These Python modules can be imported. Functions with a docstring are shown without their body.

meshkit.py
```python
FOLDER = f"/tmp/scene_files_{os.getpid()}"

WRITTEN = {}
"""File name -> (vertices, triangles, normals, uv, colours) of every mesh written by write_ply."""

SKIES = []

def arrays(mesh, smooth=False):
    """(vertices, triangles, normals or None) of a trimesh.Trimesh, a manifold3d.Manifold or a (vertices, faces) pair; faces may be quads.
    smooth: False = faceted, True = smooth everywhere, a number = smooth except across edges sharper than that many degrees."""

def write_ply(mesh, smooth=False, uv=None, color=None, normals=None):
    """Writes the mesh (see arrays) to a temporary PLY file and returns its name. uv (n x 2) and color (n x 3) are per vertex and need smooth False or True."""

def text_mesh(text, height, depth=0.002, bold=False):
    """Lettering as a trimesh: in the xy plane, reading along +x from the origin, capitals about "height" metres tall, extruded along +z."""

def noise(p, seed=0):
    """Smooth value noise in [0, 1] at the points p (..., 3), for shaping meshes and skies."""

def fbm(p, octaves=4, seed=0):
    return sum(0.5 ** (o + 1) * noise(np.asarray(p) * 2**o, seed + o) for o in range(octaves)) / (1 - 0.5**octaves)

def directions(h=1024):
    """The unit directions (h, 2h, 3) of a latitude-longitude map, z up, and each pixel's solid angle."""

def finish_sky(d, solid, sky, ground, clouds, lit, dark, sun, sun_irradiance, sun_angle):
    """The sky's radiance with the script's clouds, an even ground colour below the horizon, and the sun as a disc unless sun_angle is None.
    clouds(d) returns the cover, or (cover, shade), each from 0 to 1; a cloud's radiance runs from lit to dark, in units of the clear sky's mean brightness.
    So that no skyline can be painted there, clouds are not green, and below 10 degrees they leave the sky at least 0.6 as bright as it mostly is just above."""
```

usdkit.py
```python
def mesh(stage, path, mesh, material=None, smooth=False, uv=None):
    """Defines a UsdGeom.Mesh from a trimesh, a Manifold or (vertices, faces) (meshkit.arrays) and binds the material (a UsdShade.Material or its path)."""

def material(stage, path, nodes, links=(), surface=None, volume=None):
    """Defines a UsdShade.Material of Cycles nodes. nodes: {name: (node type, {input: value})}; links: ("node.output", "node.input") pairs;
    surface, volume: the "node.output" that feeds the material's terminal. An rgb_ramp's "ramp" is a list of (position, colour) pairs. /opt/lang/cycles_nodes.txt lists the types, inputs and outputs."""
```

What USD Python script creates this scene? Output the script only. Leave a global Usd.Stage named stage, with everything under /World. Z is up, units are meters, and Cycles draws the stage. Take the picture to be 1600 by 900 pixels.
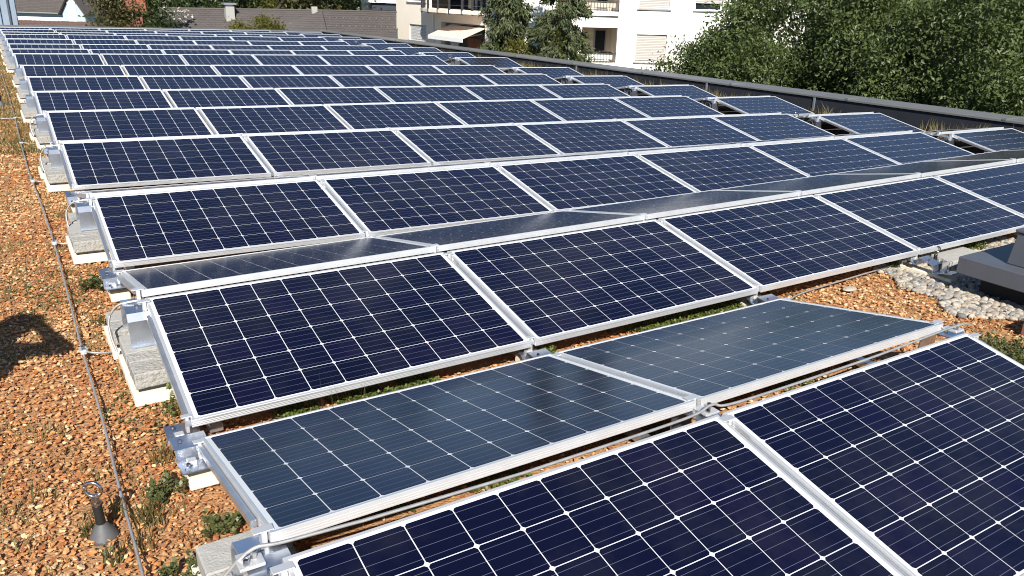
import math, random
import numpy as np, trimesh, manifold3d, usdkit, meshkit
from pxr import Usd, UsdGeom, UsdLux, UsdShade, Gf, Sdf, Vt

stage = Usd.Stage.CreateInMemory()
UsdGeom.SetStageUpAxis(stage, UsdGeom.Tokens.z)
UsdGeom.SetStageMetersPerUnit(stage, 1.0)
UsdGeom.Xform.Define(stage, '/World')
UsdGeom.Scope.Define(stage, '/World/Looks')

# ------------------------------------------------------------------ camera
CAM = np.array([-0.46294, -4.0941, 1.45518])
RIGHT = [0.8468055518639445, -0.5310870433741117, 0.029443330187753917]
UP = [0.1606713710368214, 0.30817055462518517, 0.9376649827049925]
FWD = [0.5070552907342045, 0.7892892129138407, -0.3462910199764081]
cam = UsdGeom.Camera.Define(stage, '/World/camera')
cam.CreateHorizontalApertureAttr(36.0)
cam.CreateVerticalApertureAttr(20.25)
cam.CreateFocalLengthAttr(36.0 * 1250.4 / 1600)
cam.CreateClippingRangeAttr(Gf.Vec2f(0.05, 2000))
cam.CreateExposureAttr(0.78)
cam.AddTransformOp().Set(Gf.Matrix4d(*RIGHT, 0, *UP, 0, *[-x for x in FWD], 0, *CAM.tolist(), 1))

# ------------------------------------------------------------------ sky and sun
SUN_EL = math.radians(38.6)
SUN = np.array([-0.443 * math.cos(SUN_EL), -0.8965 * math.cos(SUN_EL), math.sin(SUN_EL)])
sky_m = usdkit.material(stage, '/World/Looks/sky_light', {
    'sky': ('sky_texture', {'sky_type': 'single_scattering', 'sun_disc': False, 'sun_elevation': SUN_EL,
                            'sun_rotation': math.atan2(SUN[0], SUN[1]), 'altitude': 300.0, 'air_density': 1.0, 'aerosol_density': 0.25, 'ozone_density': 4.0}),
    'bg': ('background_shader', {'strength': 0.064})}, [('sky.color', 'bg.color')], surface='bg.background')
dome = UsdLux.DomeLight.Define(stage, '/World/sky')
UsdShade.MaterialBindingAPI.Apply(dome.GetPrim()).Bind(sky_m)
sun = UsdLux.DistantLight.Define(stage, '/World/sun')
sun.CreateIntensityAttr(1.22)
sun.CreateAngleAttr(0.53)
sun.CreateColorAttr(Gf.Vec3f(1.0, 0.955, 0.88))
sun.GetPrim().CreateAttribute('inputs:normalize', Sdf.ValueTypeNames.Bool).Set(True)
zx = np.cross([0, 0, 1.0], SUN); zx /= np.linalg.norm(zx); zy = np.cross(SUN, zx)
sun.AddTransformOp().Set(Gf.Matrix4d(*zx.tolist(), 0, *zy.tolist(), 0, *SUN.tolist(), 0, 0, 0, 50, 1))

# ------------------------------------------------------------------ helpers
PI = math.pi
rng = np.random.default_rng(7)
used = {}

def numbered(parent, name):
    key = parent + '/' + name
    n = used.get(key, 0); used[key] = n + 1
    return key if n == 0 else f'{key}_{n:03d}'

def tag(p, label=None, cat=None, group=None, kind=None):
    p = p.GetPrim() if hasattr(p, 'GetPrim') else p
    for k, v in (('label', label), ('category', cat), ('group', group), ('kind', kind)):
        if v: p.SetCustomDataByKey(k, v)
    return p

def mat4(ax, ay, az, o):
    return Gf.Matrix4d(*map(float, ax), 0, *map(float, ay), 0, *map(float, az), 0, *map(float, o), 1)

def rotz(a, o):
    return mat4((math.cos(a), math.sin(a), 0), (-math.sin(a), math.cos(a), 0), (0, 0, 1), o)

def thing(name, label, cat, xf=None, group=None):
    path = numbered('/World', name)
    x = UsdGeom.Xform.Define(stage, path)
    if xf is None: xf = Gf.Matrix4d(1.0)
    elif not isinstance(xf, Gf.Matrix4d): xf = rotz(0, xf)
    x.AddTransformOp().Set(xf)
    tag(x, label, cat, group)
    return x

def copy_of(src, label, xf, group=None):
    s = src.GetPrim()
    base = s.GetName()
    if base[-4:-3] == '_' and base[-3:].isdigit(): base = base[:-4]
    path = numbered('/World', base)
    x = UsdGeom.Xform.Define(stage, path)
    x.GetPrim().GetReferences().AddInternalReference(s.GetPath())
    x.GetPrim().SetInstanceable(True)
    at = x.GetPrim().GetAttribute('xformOp:transform')
    if not isinstance(xf, Gf.Matrix4d): xf = rotz(0, xf)
    (at if at else x.AddTransformOp()).Set(xf)
    tag(x, label, s.GetCustomDataByKey('category'), group or s.GetCustomDataByKey('group'))
    return x

def obj(name, mesh, m, parent=None, smooth=False, uv=None):
    par = '/World' if parent is None else str(parent.GetPrim().GetPath())
    return usdkit.mesh(stage, numbered(par, name), mesh, m, smooth=smooth, uv=uv)

class MB:
    """collects pieces of one mesh"""
    def __init__(s): s.v, s.f, s.n = [], [], 0
    def add(s, v, f):
        v = np.asarray(v, float); f = np.asarray(f, int)
        if f.shape[1] == 4: f = np.vstack([f[:, [0, 1, 2]], f[:, [0, 2, 3]]])
        s.v.append(v); s.f.append(f + s.n); s.n += len(v); return s
    def tm(s, t): return s.add(t.vertices, t.faces)
    def box(s, x0, x1, y0, y1, z0, z1, c=0.0):
        if c <= 0:
            v = [(x, y, z) for x in (x0, x1) for y in (y0, y1) for z in (z0, z1)]
            return s.add(v, [(0, 1, 3, 2), (4, 6, 7, 5), (0, 4, 5, 1), (2, 3, 7, 6), (0, 2, 6, 4), (1, 5, 7, 3)])
        p = []
        for x, sx in ((x0, 1), (x1, -1)):
            for y, sy in ((y0, 1), (y1, -1)):
                for z, sz in ((z0, 1), (z1, -1)):
                    p += [(x + sx * c, y + sy * c, z), (x + sx * c, y, z + sz * c), (x, y + sy * c, z + sz * c)]
        h = manifold3d.Manifold.hull_points(np.array(p)).to_mesh()
        return s.add(h.vert_properties[:, :3], h.tri_verts)
    def tube(s, pts, r, sides=8, cap=True):
        p = np.asarray(pts, float); k = len(p)
        r = np.broadcast_to(r, (k,))
        t = np.gradient(p, axis=0); t /= np.linalg.norm(t, axis=1, keepdims=True) + 1e-12
        a = np.cross(t, np.where(np.abs(t[:, 2:]) < 0.9, [0, 0, 1.0], [1.0, 0, 0])); a /= np.linalg.norm(a, axis=1, keepdims=True) + 1e-12
        b = np.cross(t, a); g = np.arange(sides) * 2 * PI / sides
        v = p[:, None] + r[:, None, None] * (np.cos(g)[None, :, None] * a[:, None] + np.sin(g)[None, :, None] * b[:, None])
        i, j = np.meshgrid(np.arange(k - 1), np.arange(sides), indexing='ij')
        q = np.stack([i * sides + j, i * sides + (j + 1) % sides, (i + 1) * sides + (j + 1) % sides, (i + 1) * sides + j], -1).reshape(-1, 4)[:, ::-1]
        v = v.reshape(-1, 3); s.add(v, q)
        if cap:
            for e, rev in ((0, False), (k - 1, True)):
                c = np.vstack([p[e], v[e * sides:(e + 1) * sides]])
                f = [(0, 1 + j, 1 + (j + 1) % sides) for j in range(sides)]
                s.add(c, [x[::-1] if rev else x for x in f])
        return s
    def lathe(s, prof, sides=16, o=(0, 0, 0)):
        prof = np.asarray(prof, float); k = len(prof); g = np.arange(sides) * 2 * PI / sides
        v = np.stack([prof[:, :1] * np.cos(g), prof[:, :1] * np.sin(g), np.repeat(prof[:, 1:], sides, 1)], -1).reshape(-1, 3) + np.asarray(o)
        i, j = np.meshgrid(np.arange(k - 1), np.arange(sides), indexing='ij')
        q = np.stack([i * sides + j, i * sides + (j + 1) % sides, (i + 1) * sides + (j + 1) % sides, (i + 1) * sides + j], -1).reshape(-1, 4)
        return s.add(v, q)
    def prism(s, poly, x0, x1, axis='x'):
        """closed polygon (a, b) extruded from x0 to x1: axis x means (y, z), axis y means (x, z), axis z means (x, y)"""
        from shapely.geometry import Polygon
        t = trimesh.creation.extrude_polygon(Polygon(poly), x1 - x0, engine='earcut')
        v = t.vertices; e, fl = v[:, 2] + x0, False
        if axis == 'x': w = np.stack([e, v[:, 0], v[:, 1]], 1)
        elif axis == 'y': w = np.stack([v[:, 0], e, v[:, 1]], 1); fl = True
        else: w = np.stack([v[:, 0], v[:, 1], e], 1)
        return s.add(w, t.faces[:, ::-1] if fl else t.faces)
    def sheet(s, prof, t, x0, x1, axis='x'):
        """an open profile given a thickness t, extruded"""
        from shapely.geometry import LineString
        g = LineString(prof).buffer(t / 2, cap_style=2, join_style=2)
        return s.prism(list(g.exterior.coords)[:-1], x0, x1, axis)
    def move(s, R=None, o=(0, 0, 0)):
        for i, v in enumerate(s.v): s.v[i] = (v @ np.asarray(R).T if R is not None else v) + np.asarray(o)
        return s
    def get(s): return np.vstack(s.v), np.vstack(s.f)

def bez(p, n=14):
    p = np.asarray(p, float); k = len(p)
    u = np.linspace(0, k - 1, n * (k - 1) + 1); out = []
    ext = np.vstack([2 * p[0] - p[1], p, 2 * p[-1] - p[-2]])
    for x in u:
        i = min(int(x), k - 2); t = x - i; a, b, c, d = ext[i:i + 4]
        out.append(0.5 * (2 * b + (c - a) * t + (2 * a - 5 * b + 4 * c - d) * t * t + (3 * b - a - 3 * c + d) * t ** 3))
    return np.array(out)

# ------------------------------------------------------------------ materials
def pm(name, color, rough=0.6, metal=0.0, noise=None, bump=None, spec=None, coords='position', coat=0.0):
    """principled material; noise = (scale, colour2, contrast 0..1) mottles it, bump = (scale, distance)"""
    nodes = {'p': ('principled_bsdf', {'base_color': color, 'roughness': rough, 'metallic': metal})}
    if spec is not None: nodes['p'][1]['specular_ior_level'] = spec
    if coat: nodes['p'][1]['coat_weight'] = coat; nodes['p'][1]['coat_roughness'] = 0.1
    links = []
    if noise or bump:
        nodes['g'] = ('geometry', {}) if coords == 'position' else ('texture_coordinate', {})
        src = 'g.position' if coords == 'position' else 'g.object'
    if noise:
        sc, c2, con = noise
        nodes['n'] = ('noise_texture', {'scale': sc, 'detail': 5.0, 'roughness': 0.62})
        nodes['r'] = ('rgb_ramp', {'ramp': [(0.5 - 0.5 * (1 - con) - 0.01, color), (0.5 + 0.5 * (1 - con) + 0.01, c2)]})
        links += [(src, 'n.vector'), ('n.fac', 'r.fac'), ('r.color', 'p.base_color')]
    if bump:
        nodes['bn'] = ('noise_texture', {'scale': bump[0], 'detail': 4.0})
        nodes['b'] = ('bump', {'strength': 0.6, 'distance': bump[1]})
        links += [(src, 'bn.vector'), ('bn.fac', 'b.height'), ('b.normal', 'p.normal')]
    return usdkit.material(stage, '/World/Looks/' + name, nodes, links, surface='p.BSDF')

def leaf_mat(name, c1, c2, c3, trans=0.35, rough=0.5):
    return usdkit.material(stage, '/World/Looks/' + name, {
        'g': ('geometry', {}), 'n': ('noise_texture', {'scale': 0.9, 'detail': 3.0}),
        'a': ('math', {'math_type': 'multiply_add', 'value2': 0.65}), 's': ('math', {'math_type': 'multiply', 'value2': 0.45}),
        'r': ('rgb_ramp', {'ramp': [(0.12, c1), (0.5, c2), (0.9, c3)]}),
        'p': ('principled_bsdf', {'roughness': rough}), 't': ('translucent_bsdf', {}), 'm': ('mix_closure', {'fac': trans})},
        [('g.position', 'n.vector'), ('n.fac', 's.value1'), ('g.random_per_island', 'a.value1'), ('s.value', 'a.value3'),
         ('a.value', 'r.fac'), ('r.color', 'p.base_color'), ('r.color', 't.color'), ('p.BSDF', 'm.closure1'), ('t.BSDF', 'm.closure2')], surface='m.closure')

def cell_mat(name, col, line):
    # silicon under glass: three fine silver busbars along each cell (uv runs once over the cell)
    return usdkit.material(stage, '/World/Looks/' + name, {
        'u': ('uvmap', {'attribute': 'st'}), 'x': ('separate_xyz', {}),
        'm': ('math', {'math_type': 'multiply', 'value2': 4.0}), 'f': ('math', {'math_type': 'fraction'}),
        's': ('math', {'math_type': 'subtract', 'value2': 0.5}), 'a': ('math', {'math_type': 'absolute'}),
        'l': ('math', {'math_type': 'less_than', 'value2': 0.018}),
        'g': ('geometry', {}), 'n': ('noise_texture', {'scale': 3.0, 'detail': 4.0, 'roughness': 0.6}),
        'rr': ('map_range', {'from_min': 0.3, 'from_max': 0.75, 'to_min': 0.15, 'to_max': 0.19}),
        'c': ('mix', {'mix_type': 'mix', 'color1': col, 'color2': line}),
        'dn': ('noise_texture', {'scale': 1.3, 'detail': 6.0, 'roughness': 0.7}),
        'dr': ('map_range', {'from_min': 0.45, 'from_max': 0.80, 'to_min': 0.0, 'to_max': 0.20, 'clamp': True}),
        'dc': ('mix', {'mix_type': 'mix', 'color2': (0.085, 0.080, 0.075)}),
        'p': ('principled_bsdf', {'roughness': 0.1, 'ior': 1.47, 'specular_tint': (0.50, 0.72, 1.0)})},
        [('u.UV', 'x.vector'), ('x.y', 'm.value1'), ('m.value', 'f.value1'), ('f.value', 's.value1'), ('s.value', 'a.value1'), ('a.value', 'l.value1'),
         ('l.value', 'c.fac'), ('g.position', 'dn.vector'), ('dn.fac', 'dr.value'), ('dr.result', 'dc.fac'), ('c.color', 'dc.color1'), ('dc.color', 'p.base_color'),
         ('g.position', 'n.vector'), ('n.fac', 'rr.value'), ('rr.result', 'p.roughness')], surface='p.BSDF')

CELLS = [cell_mat('silicon_cell', (0.0030, 0.0034, 0.0150), (0.10, 0.11, 0.15)),
         cell_mat('silicon_cell_violet', (0.0040, 0.0034, 0.0180), (0.10, 0.11, 0.15)),
         cell_mat('silicon_cell_dark', (0.0026, 0.0032, 0.0130), (0.10, 0.11, 0.15))]
BACKSHEET = pm('white_backsheet', (0.62, 0.63, 0.64), 0.16)
ALU = pm('anodised_aluminium', (0.79, 0.79, 0.785), 0.42, 0.62, noise=(9.0, (0.66, 0.66, 0.655), 0.4))
ALU_DULL = pm('mill_aluminium', (0.72, 0.73, 0.75), 0.34, 0.85, noise=(14.0, (0.5, 0.52, 0.55), 0.4))
SHEET = pm('galvanised_sheet', (0.66, 0.70, 0.77), 0.30, 0.95, noise=(22.0, (0.55, 0.59, 0.66), 0.5))
STEEL = pm('stainless_steel', (0.62, 0.60, 0.58), 0.18, 1.0, noise=(30.0, (0.45, 0.43, 0.41), 0.4))
CONCRETE = pm('pale_concrete', (0.39, 0.38, 0.355), 0.9, noise=(26.0, (0.29, 0.283, 0.265), 0.45), bump=(120.0, 0.006))
CONCRETE_SPLIT = pm('split_concrete', (0.38, 0.37, 0.34), 0.95, noise=(60.0, (0.24, 0.23, 0.21), 0.55), bump=(70.0, 0.02))
FOAM = pm('cream_foam_pad', (0.80, 0.74, 0.60), 0.85, noise=(9.0, (0.70, 0.60, 0.45), 0.3), bump=(40.0, 0.004))
BLACK = pm('black_rubber', (0.012, 0.012, 0.013), 0.55)
WIRE = pm('grey_wire', (0.48, 0.47, 0.46), 0.45, 0.5, noise=(30.0, (0.30, 0.29, 0.28), 0.4))
GREYFOOT = pm('grey_plastic_cone', (0.10, 0.10, 0.105), 0.6, noise=(40.0, (0.065, 0.065, 0.065), 0.4))
SLATE = pm('slate_metal', (0.072, 0.080, 0.098), 0.42, 0.2, noise=(3.0, (0.105, 0.115, 0.135), 0.35))
CAP = pm('parapet_cap_metal', (0.21, 0.21, 0.20), 0.45, 0.3, noise=(2.2, (0.155, 0.155, 0.15), 0.4))
SKIRT = pm('parapet_dark_membrane', (0.016, 0.018, 0.024), 0.75, noise=(3.0, (0.026, 0.028, 0.036), 0.4), spec=0.2)
BITUMEN = pm('black_bitumen', (0.018, 0.017, 0.017), 0.8)
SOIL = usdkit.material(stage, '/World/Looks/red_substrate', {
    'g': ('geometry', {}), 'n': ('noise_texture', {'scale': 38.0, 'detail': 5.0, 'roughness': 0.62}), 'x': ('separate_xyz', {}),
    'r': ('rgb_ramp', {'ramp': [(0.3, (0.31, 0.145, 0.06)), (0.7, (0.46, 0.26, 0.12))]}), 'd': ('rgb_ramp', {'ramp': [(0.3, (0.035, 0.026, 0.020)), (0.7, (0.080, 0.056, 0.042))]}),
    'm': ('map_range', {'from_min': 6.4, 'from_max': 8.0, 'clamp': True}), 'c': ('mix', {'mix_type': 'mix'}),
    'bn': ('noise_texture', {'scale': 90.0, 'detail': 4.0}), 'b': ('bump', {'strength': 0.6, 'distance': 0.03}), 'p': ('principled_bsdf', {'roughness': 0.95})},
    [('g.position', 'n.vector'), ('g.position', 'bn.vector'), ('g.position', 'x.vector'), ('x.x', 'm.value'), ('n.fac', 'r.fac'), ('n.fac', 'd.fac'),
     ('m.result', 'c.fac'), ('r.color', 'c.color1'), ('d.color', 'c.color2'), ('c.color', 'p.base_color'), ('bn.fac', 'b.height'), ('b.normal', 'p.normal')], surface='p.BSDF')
ALLSTONE = [pm(f'brick_chip_{n}', c, 0.85, noise=(35.0, tuple(x * 0.72 for x in c), 0.3)) for n, c in (
    ('orange', (0.46, 0.182, 0.054)), ('rust', (0.35, 0.122, 0.042)), ('tan', (0.56, 0.310, 0.135)), ('cream', (0.64, 0.47, 0.26)),
    ('brown', (0.23, 0.105, 0.050)), ('amber', (0.54, 0.240, 0.080)))]
PEBBLE = [pm(f'river_pebble_{n}', c, 0.7, noise=(12.0, tuple(x * 0.75 for x in c), 0.3)) for n, c in (
    ('pale', (0.42, 0.37, 0.30)), ('grey', (0.27, 0.265, 0.25)), ('warm', (0.35, 0.28, 0.21)), ('dark', (0.15, 0.14, 0.13)))]
GRASS = leaf_mat('green_grass', (0.08, 0.085, 0.025), (0.14, 0.14, 0.045), (0.26, 0.23, 0.09), 0.3)
DRYGRASS = leaf_mat('dry_grass', (0.16, 0.13, 0.045), (0.28, 0.23, 0.09), (0.40, 0.33, 0.16), 0.3)
SEDUM = leaf_mat('sedum_leaf', (0.085, 0.115, 0.022), (0.18, 0.225, 0.045), (0.36, 0.38, 0.085), 0.25, 0.5)
SEDUM_DARK = leaf_mat('dark_sedum_leaf', (0.085, 0.098, 0.030), (0.155, 0.170, 0.050), (0.28, 0.26, 0.09), 0.2, 0.5)
LEAF = leaf_mat('hazel_leaf', (0.055, 0.080, 0.022), (0.140, 0.185, 0.048), (0.29, 0.32, 0.095), 0.3, 0.5)
LEAF_FAR = leaf_mat('far_leaf', (0.030, 0.050, 0.012), (0.060, 0.085, 0.020), (0.12, 0.14, 0.035), 0.3)
LEAF_BROWN = leaf_mat('turning_leaf', (0.07, 0.065, 0.02), (0.115, 0.105, 0.032), (0.20, 0.15, 0.05), 0.3)
LEAF_YELLOW = leaf_mat('yellow_green_leaf', (0.10, 0.10, 0.018), (0.18, 0.17, 0.03), (0.28, 0.25, 0.05), 0.35)
NEEDLE = leaf_mat('spruce_needle', (0.048, 0.064, 0.024), (0.115, 0.138, 0.046), (0.24, 0.25, 0.08), 0.12, 0.6)
THUJA = leaf_mat('thuja_scale', (0.07, 0.09, 0.018), (0.14, 0.15, 0.03), (0.24, 0.22, 0.05), 0.2, 0.6)
BARK = pm('bark', (0.085, 0.06, 0.042), 0.95, noise=(14.0, (0.04, 0.03, 0.022), 0.3), bump=(30.0, 0.04))
RENDER_CREAM = pm('cream_render', (0.82, 0.74, 0.63), 0.9, noise=(1.1, (0.78, 0.69, 0.58), 0.3))
RENDER_WHITE = pm('white_render', (0.82, 0.80, 0.75), 0.9, noise=(0.8, (0.79, 0.76, 0.70), 0.3))
RENDER_TAN = pm('tan_balcony_wall', (0.54, 0.46, 0.37), 0.9)
SHUTTER = pm('roller_shutter', (0.55, 0.55, 0.55), 0.55)
SHUTTER_W = pm('white_shutter', (0.50, 0.46, 0.42), 0.55)
TRIM = pm('grey_window_trim', (0.26, 0.26, 0.27), 0.5)
WHITE = pm('white_paint', (0.78, 0.78, 0.77), 0.5)
AWNING = pm('salmon_awning', (0.68, 0.54, 0.44), 0.85)
GLASS = pm('dark_window_glass', (0.018, 0.022, 0.028), 0.06)
CURTAIN = pm('curtain', (0.5, 0.46, 0.42), 0.9)
RAIL = pm('dark_railing', (0.06, 0.06, 0.065), 0.5, 0.4)
SHINGLE = pm('brown_shingle', (0.095, 0.080, 0.073), 0.85, noise=(1.3, (0.066, 0.058, 0.056), 0.3))
REDTILE = pm('red_clay_tile', (0.34, 0.115, 0.062), 0.9, noise=(2.0, (0.24, 0.085, 0.05), 0.3))
BROWNTILE = pm('brown_clay_tile', (0.150, 0.092, 0.072), 0.9, noise=(2.0, (0.105, 0.07, 0.06), 0.3))
GREYTILE = pm('dark_grey_tile', (0.105, 0.088, 0.078), 0.9, noise=(2.0, (0.075, 0.065, 0.06), 0.3))
BLUEWALL = pm('blue_grey_wall', (0.38, 0.45, 0.54), 0.8)
BLUEMETAL = pm('blue_grey_metal', (0.30, 0.36, 0.43), 0.45, 0.2, noise=(1.6, (0.22, 0.27, 0.34), 0.4))
GREENWALL = pm('green_wall', (0.055, 0.20, 0.15), 0.7)
NAVY = pm('dark_fascia', (0.03, 0.036, 0.05), 0.5)
LAWN = pm('lawn', (0.05, 0.075, 0.022), 0.95, noise=(0.4, (0.085, 0.10, 0.035), 0.3))
ROSE = pm('pale_blossom', (0.62, 0.57, 0.50), 0.8)
BRICKRED = pm('red_brick', (0.26, 0.10, 0.07), 0.85, noise=(18.0, (0.19, 0.08, 0.06), 0.3))
JACKET = pm('dark_jacket', (0.03, 0.035, 0.05), 0.85)
SKIN = pm('skin', (0.50, 0.30, 0.22), 0.55)
HAIR = pm('brown_hair', (0.035, 0.022, 0.015), 0.6)
TROUSER = pm('grey_trousers', (0.08, 0.08, 0.085), 0.9)

# ------------------------------------------------------------------ the rows of the array and the roof under them (metres; row 0 is the nearest)
RX = [-0.007, -0.005, -0.012, -0.040, -0.017, -0.024, -0.009, 0.013, -0.012, -0.008, 0.010, 0.018, 0.026, 0.019, 0.026, 0.020]
RY = [-2.224, 0.0, 2.181, 4.380, 6.655, 8.893, 11.141, 13.441, 16.501, 18.815, 21.081, 23.327, 25.580, 27.841, 30.108, 32.379]
RZ = [0.005, 0.0, 0.019, 0.038, 0.012, -0.013, -0.031, -0.051, -0.073, -0.137, -0.169, -0.178, -0.176, -0.232, -0.264, -0.303]
SL = [-0.005, 0.0, -0.016, -0.023, -0.020, -0.020, -0.020, -0.019, -0.017, -0.014, -0.012, -0.0125, -0.012, -0.011, -0.0095, -0.0098]
NROW = 16
PITCH, LEN, WID, TILT, GAP, CELL = 1.6685, 1.643, 0.992, 0.2017, 0.1177, 0.15846
HIGH = 0.36                      # ridge above the gravel
CT, ST = math.cos(TILT), math.sin(TILT)
XBLOCK = 10.685                  # single panels beyond the service gap

def zroof(x, y):
    y = np.clip(y, RY[0], RY[-1])
    return np.interp(y, RY, RZ) + np.interp(y, RY, SL) * np.asarray(x) - HIGH

ORD = ['first', 'second', 'third', 'fourth', 'fifth', 'sixth', 'seventh', 'eighth', 'ninth', 'tenth', 'eleventh', 'twelfth', 'thirteenth', 'fourteenth', 'fifteenth', 'sixteenth']
ROWNAME = lambda k: 'nearest row' if k == 0 else 'farthest row' if k == 15 else ORD[k] + ' row from the front'
COLNAME = lambda i: 'leftmost' if i == 0 else ORD[i] + ' from left'

# ---- roof ground: one sheet that follows the falls of the roof
gx = np.concatenate([np.arange(-6, -1.2, 0.3), np.arange(-1.2, 6.4, 0.08), np.arange(6.4, 13.0, 0.3), [13.0]])
gy = np.concatenate([np.arange(-9, -2.6, 0.4), np.arange(-2.6, 6, 0.08), np.arange(6, 33.9, 0.3), [33.9]])
X, Y = np.meshgrid(gx, gy, indexing='ij')
Z = zroof(X, Y) + 0.018 * (meshkit.fbm(np.stack([X * 3, Y * 3, 0 * X], -1), 3, 3) - 0.5) - 0.012
ni, nj = X.shape
I, J = np.meshgrid(np.arange(ni - 1), np.arange(nj - 1), indexing='ij')
Q = np.stack([I * nj + J, (I + 1) * nj + J, (I + 1) * nj + J + 1, I * nj + J + 1], -1).reshape(-1, 4)
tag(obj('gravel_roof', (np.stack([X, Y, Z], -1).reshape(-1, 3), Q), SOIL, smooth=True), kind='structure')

# ---- brick chips on the roof, where they can be seen
def chip(seed, flat):
    r = np.random.default_rng(seed)
    p = r.normal(size=(13, 3)); p /= np.linalg.norm(p, axis=1, keepdims=True)
    p *= r.uniform(0.75, 1.1, (13, 1)); p *= [1, 0.62 + 0.25 * r.random(), flat]
    h = manifold3d.Manifold.hull_points(p).to_mesh()
    return h.vert_properties[:, :3], h.tri_verts

def instancer(name, protos, pos, scl, idx, label, cat):
    path = numbered('/World', name)
    pi = UsdGeom.PointInstancer.Define(stage, path)
    targets = []
    for n, (mesh, m, sm) in enumerate(protos):
        pr = usdkit.mesh(stage, f'{path}/stone_{n:03d}', mesh, m, smooth=sm); targets.append(pr.GetPath())
    pi.CreatePrototypesRel().SetTargets(targets)
    n = len(pos)
    q = rng.normal(size=(n, 4)) * [0.35, 0.12, 0.12, 1.0]; q[:, 0] = rng.normal(size=n)
    q /= np.linalg.norm(q, axis=1, keepdims=True)
    pi.CreatePositionsAttr(Vt.Vec3fArray.FromNumpy(pos.astype(np.float32)))
    pi.CreateOrientationsAttr(Vt.QuathArray([Gf.Quath(*map(float, a)) for a in q]))
    pi.CreateScalesAttr(Vt.Vec3fArray.FromNumpy(np.repeat(scl[:, None], 3, 1).astype(np.float32)))
    pi.CreateProtoIndicesAttr(Vt.IntArray.FromNumpy(idx.astype(np.int32)))
    tag(pi, label, cat, kind='stuff')

def strew(x0, x1, y0, y1, per, smin, smax, keep=None):
    n = int((x1 - x0) * (y1 - y0) * per)
    x, y = rng.uniform(x0, x1, n), rng.uniform(y0, y1, n)
    s = smin + (smax - smin) * rng.random(n) ** 2.2
    if keep is not None:
        k = keep(x, y); x, y, s = x[k], y[k], s[k]
    return np.stack([x, y, zroof(x, y) + s * 0.10 + rng.normal(0, 0.003, len(x))], 1), s

areas = [strew(-0.95, 0.25, -2.3, 1.2, 4200, 0.006, 0.0165), strew(-0.95, 0.2, 1.2, 4.0, 2900, 0.007, 0.018), strew(-0.95, 0.1, 4.0, 9.0, 900, 0.012, 0.026),
         strew(-0.9, 0.05, 9.0, 20, 350, 0.014, 0.03), strew(-2.2, -0.95, -2.5, 6, 350, 0.012, 0.022),
         strew(0.25, 3.4, -1.75, -0.85, 1900, 0.009, 0.018), strew(3.2, 6.2, -2.6, -0.55, 1900, 0.009, 0.019),
         strew(0.1, 6.0, 0.85, 1.35, 500, 0.010, 0.02), strew(9.9, 10.75, 1.0, 12, 500, 0.010, 0.022), strew(12.3, 12.95, 1.0, 12, 300, 0.01, 0.022),
         strew(0.2, 4.0, -2.6, -1.75, 700, 0.009, 0.018)]
pos = np.vstack([a[0] for a in areas]); scl = np.concatenate([a[1] for a in areas])
def in_pebbles(x, y):          # river pebbles replace the chips round the roof hatch
    edge = 4.62 + 0.12 * np.sin(y * 5.0) + 0.08 * np.sin(y * 13.0 + 1.0) - 0.42 * np.clip(y + 1.1, 0, 0.4)
    return (x > edge) & (y < -0.80 + 0.06 * np.sin(9 * x)) & (y > -3.4)
keep = ~(in_pebbles(pos[:, 0], pos[:, 1]) & (rng.random(len(pos)) < 0.93))
pos, scl = pos[keep], scl[keep]
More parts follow.
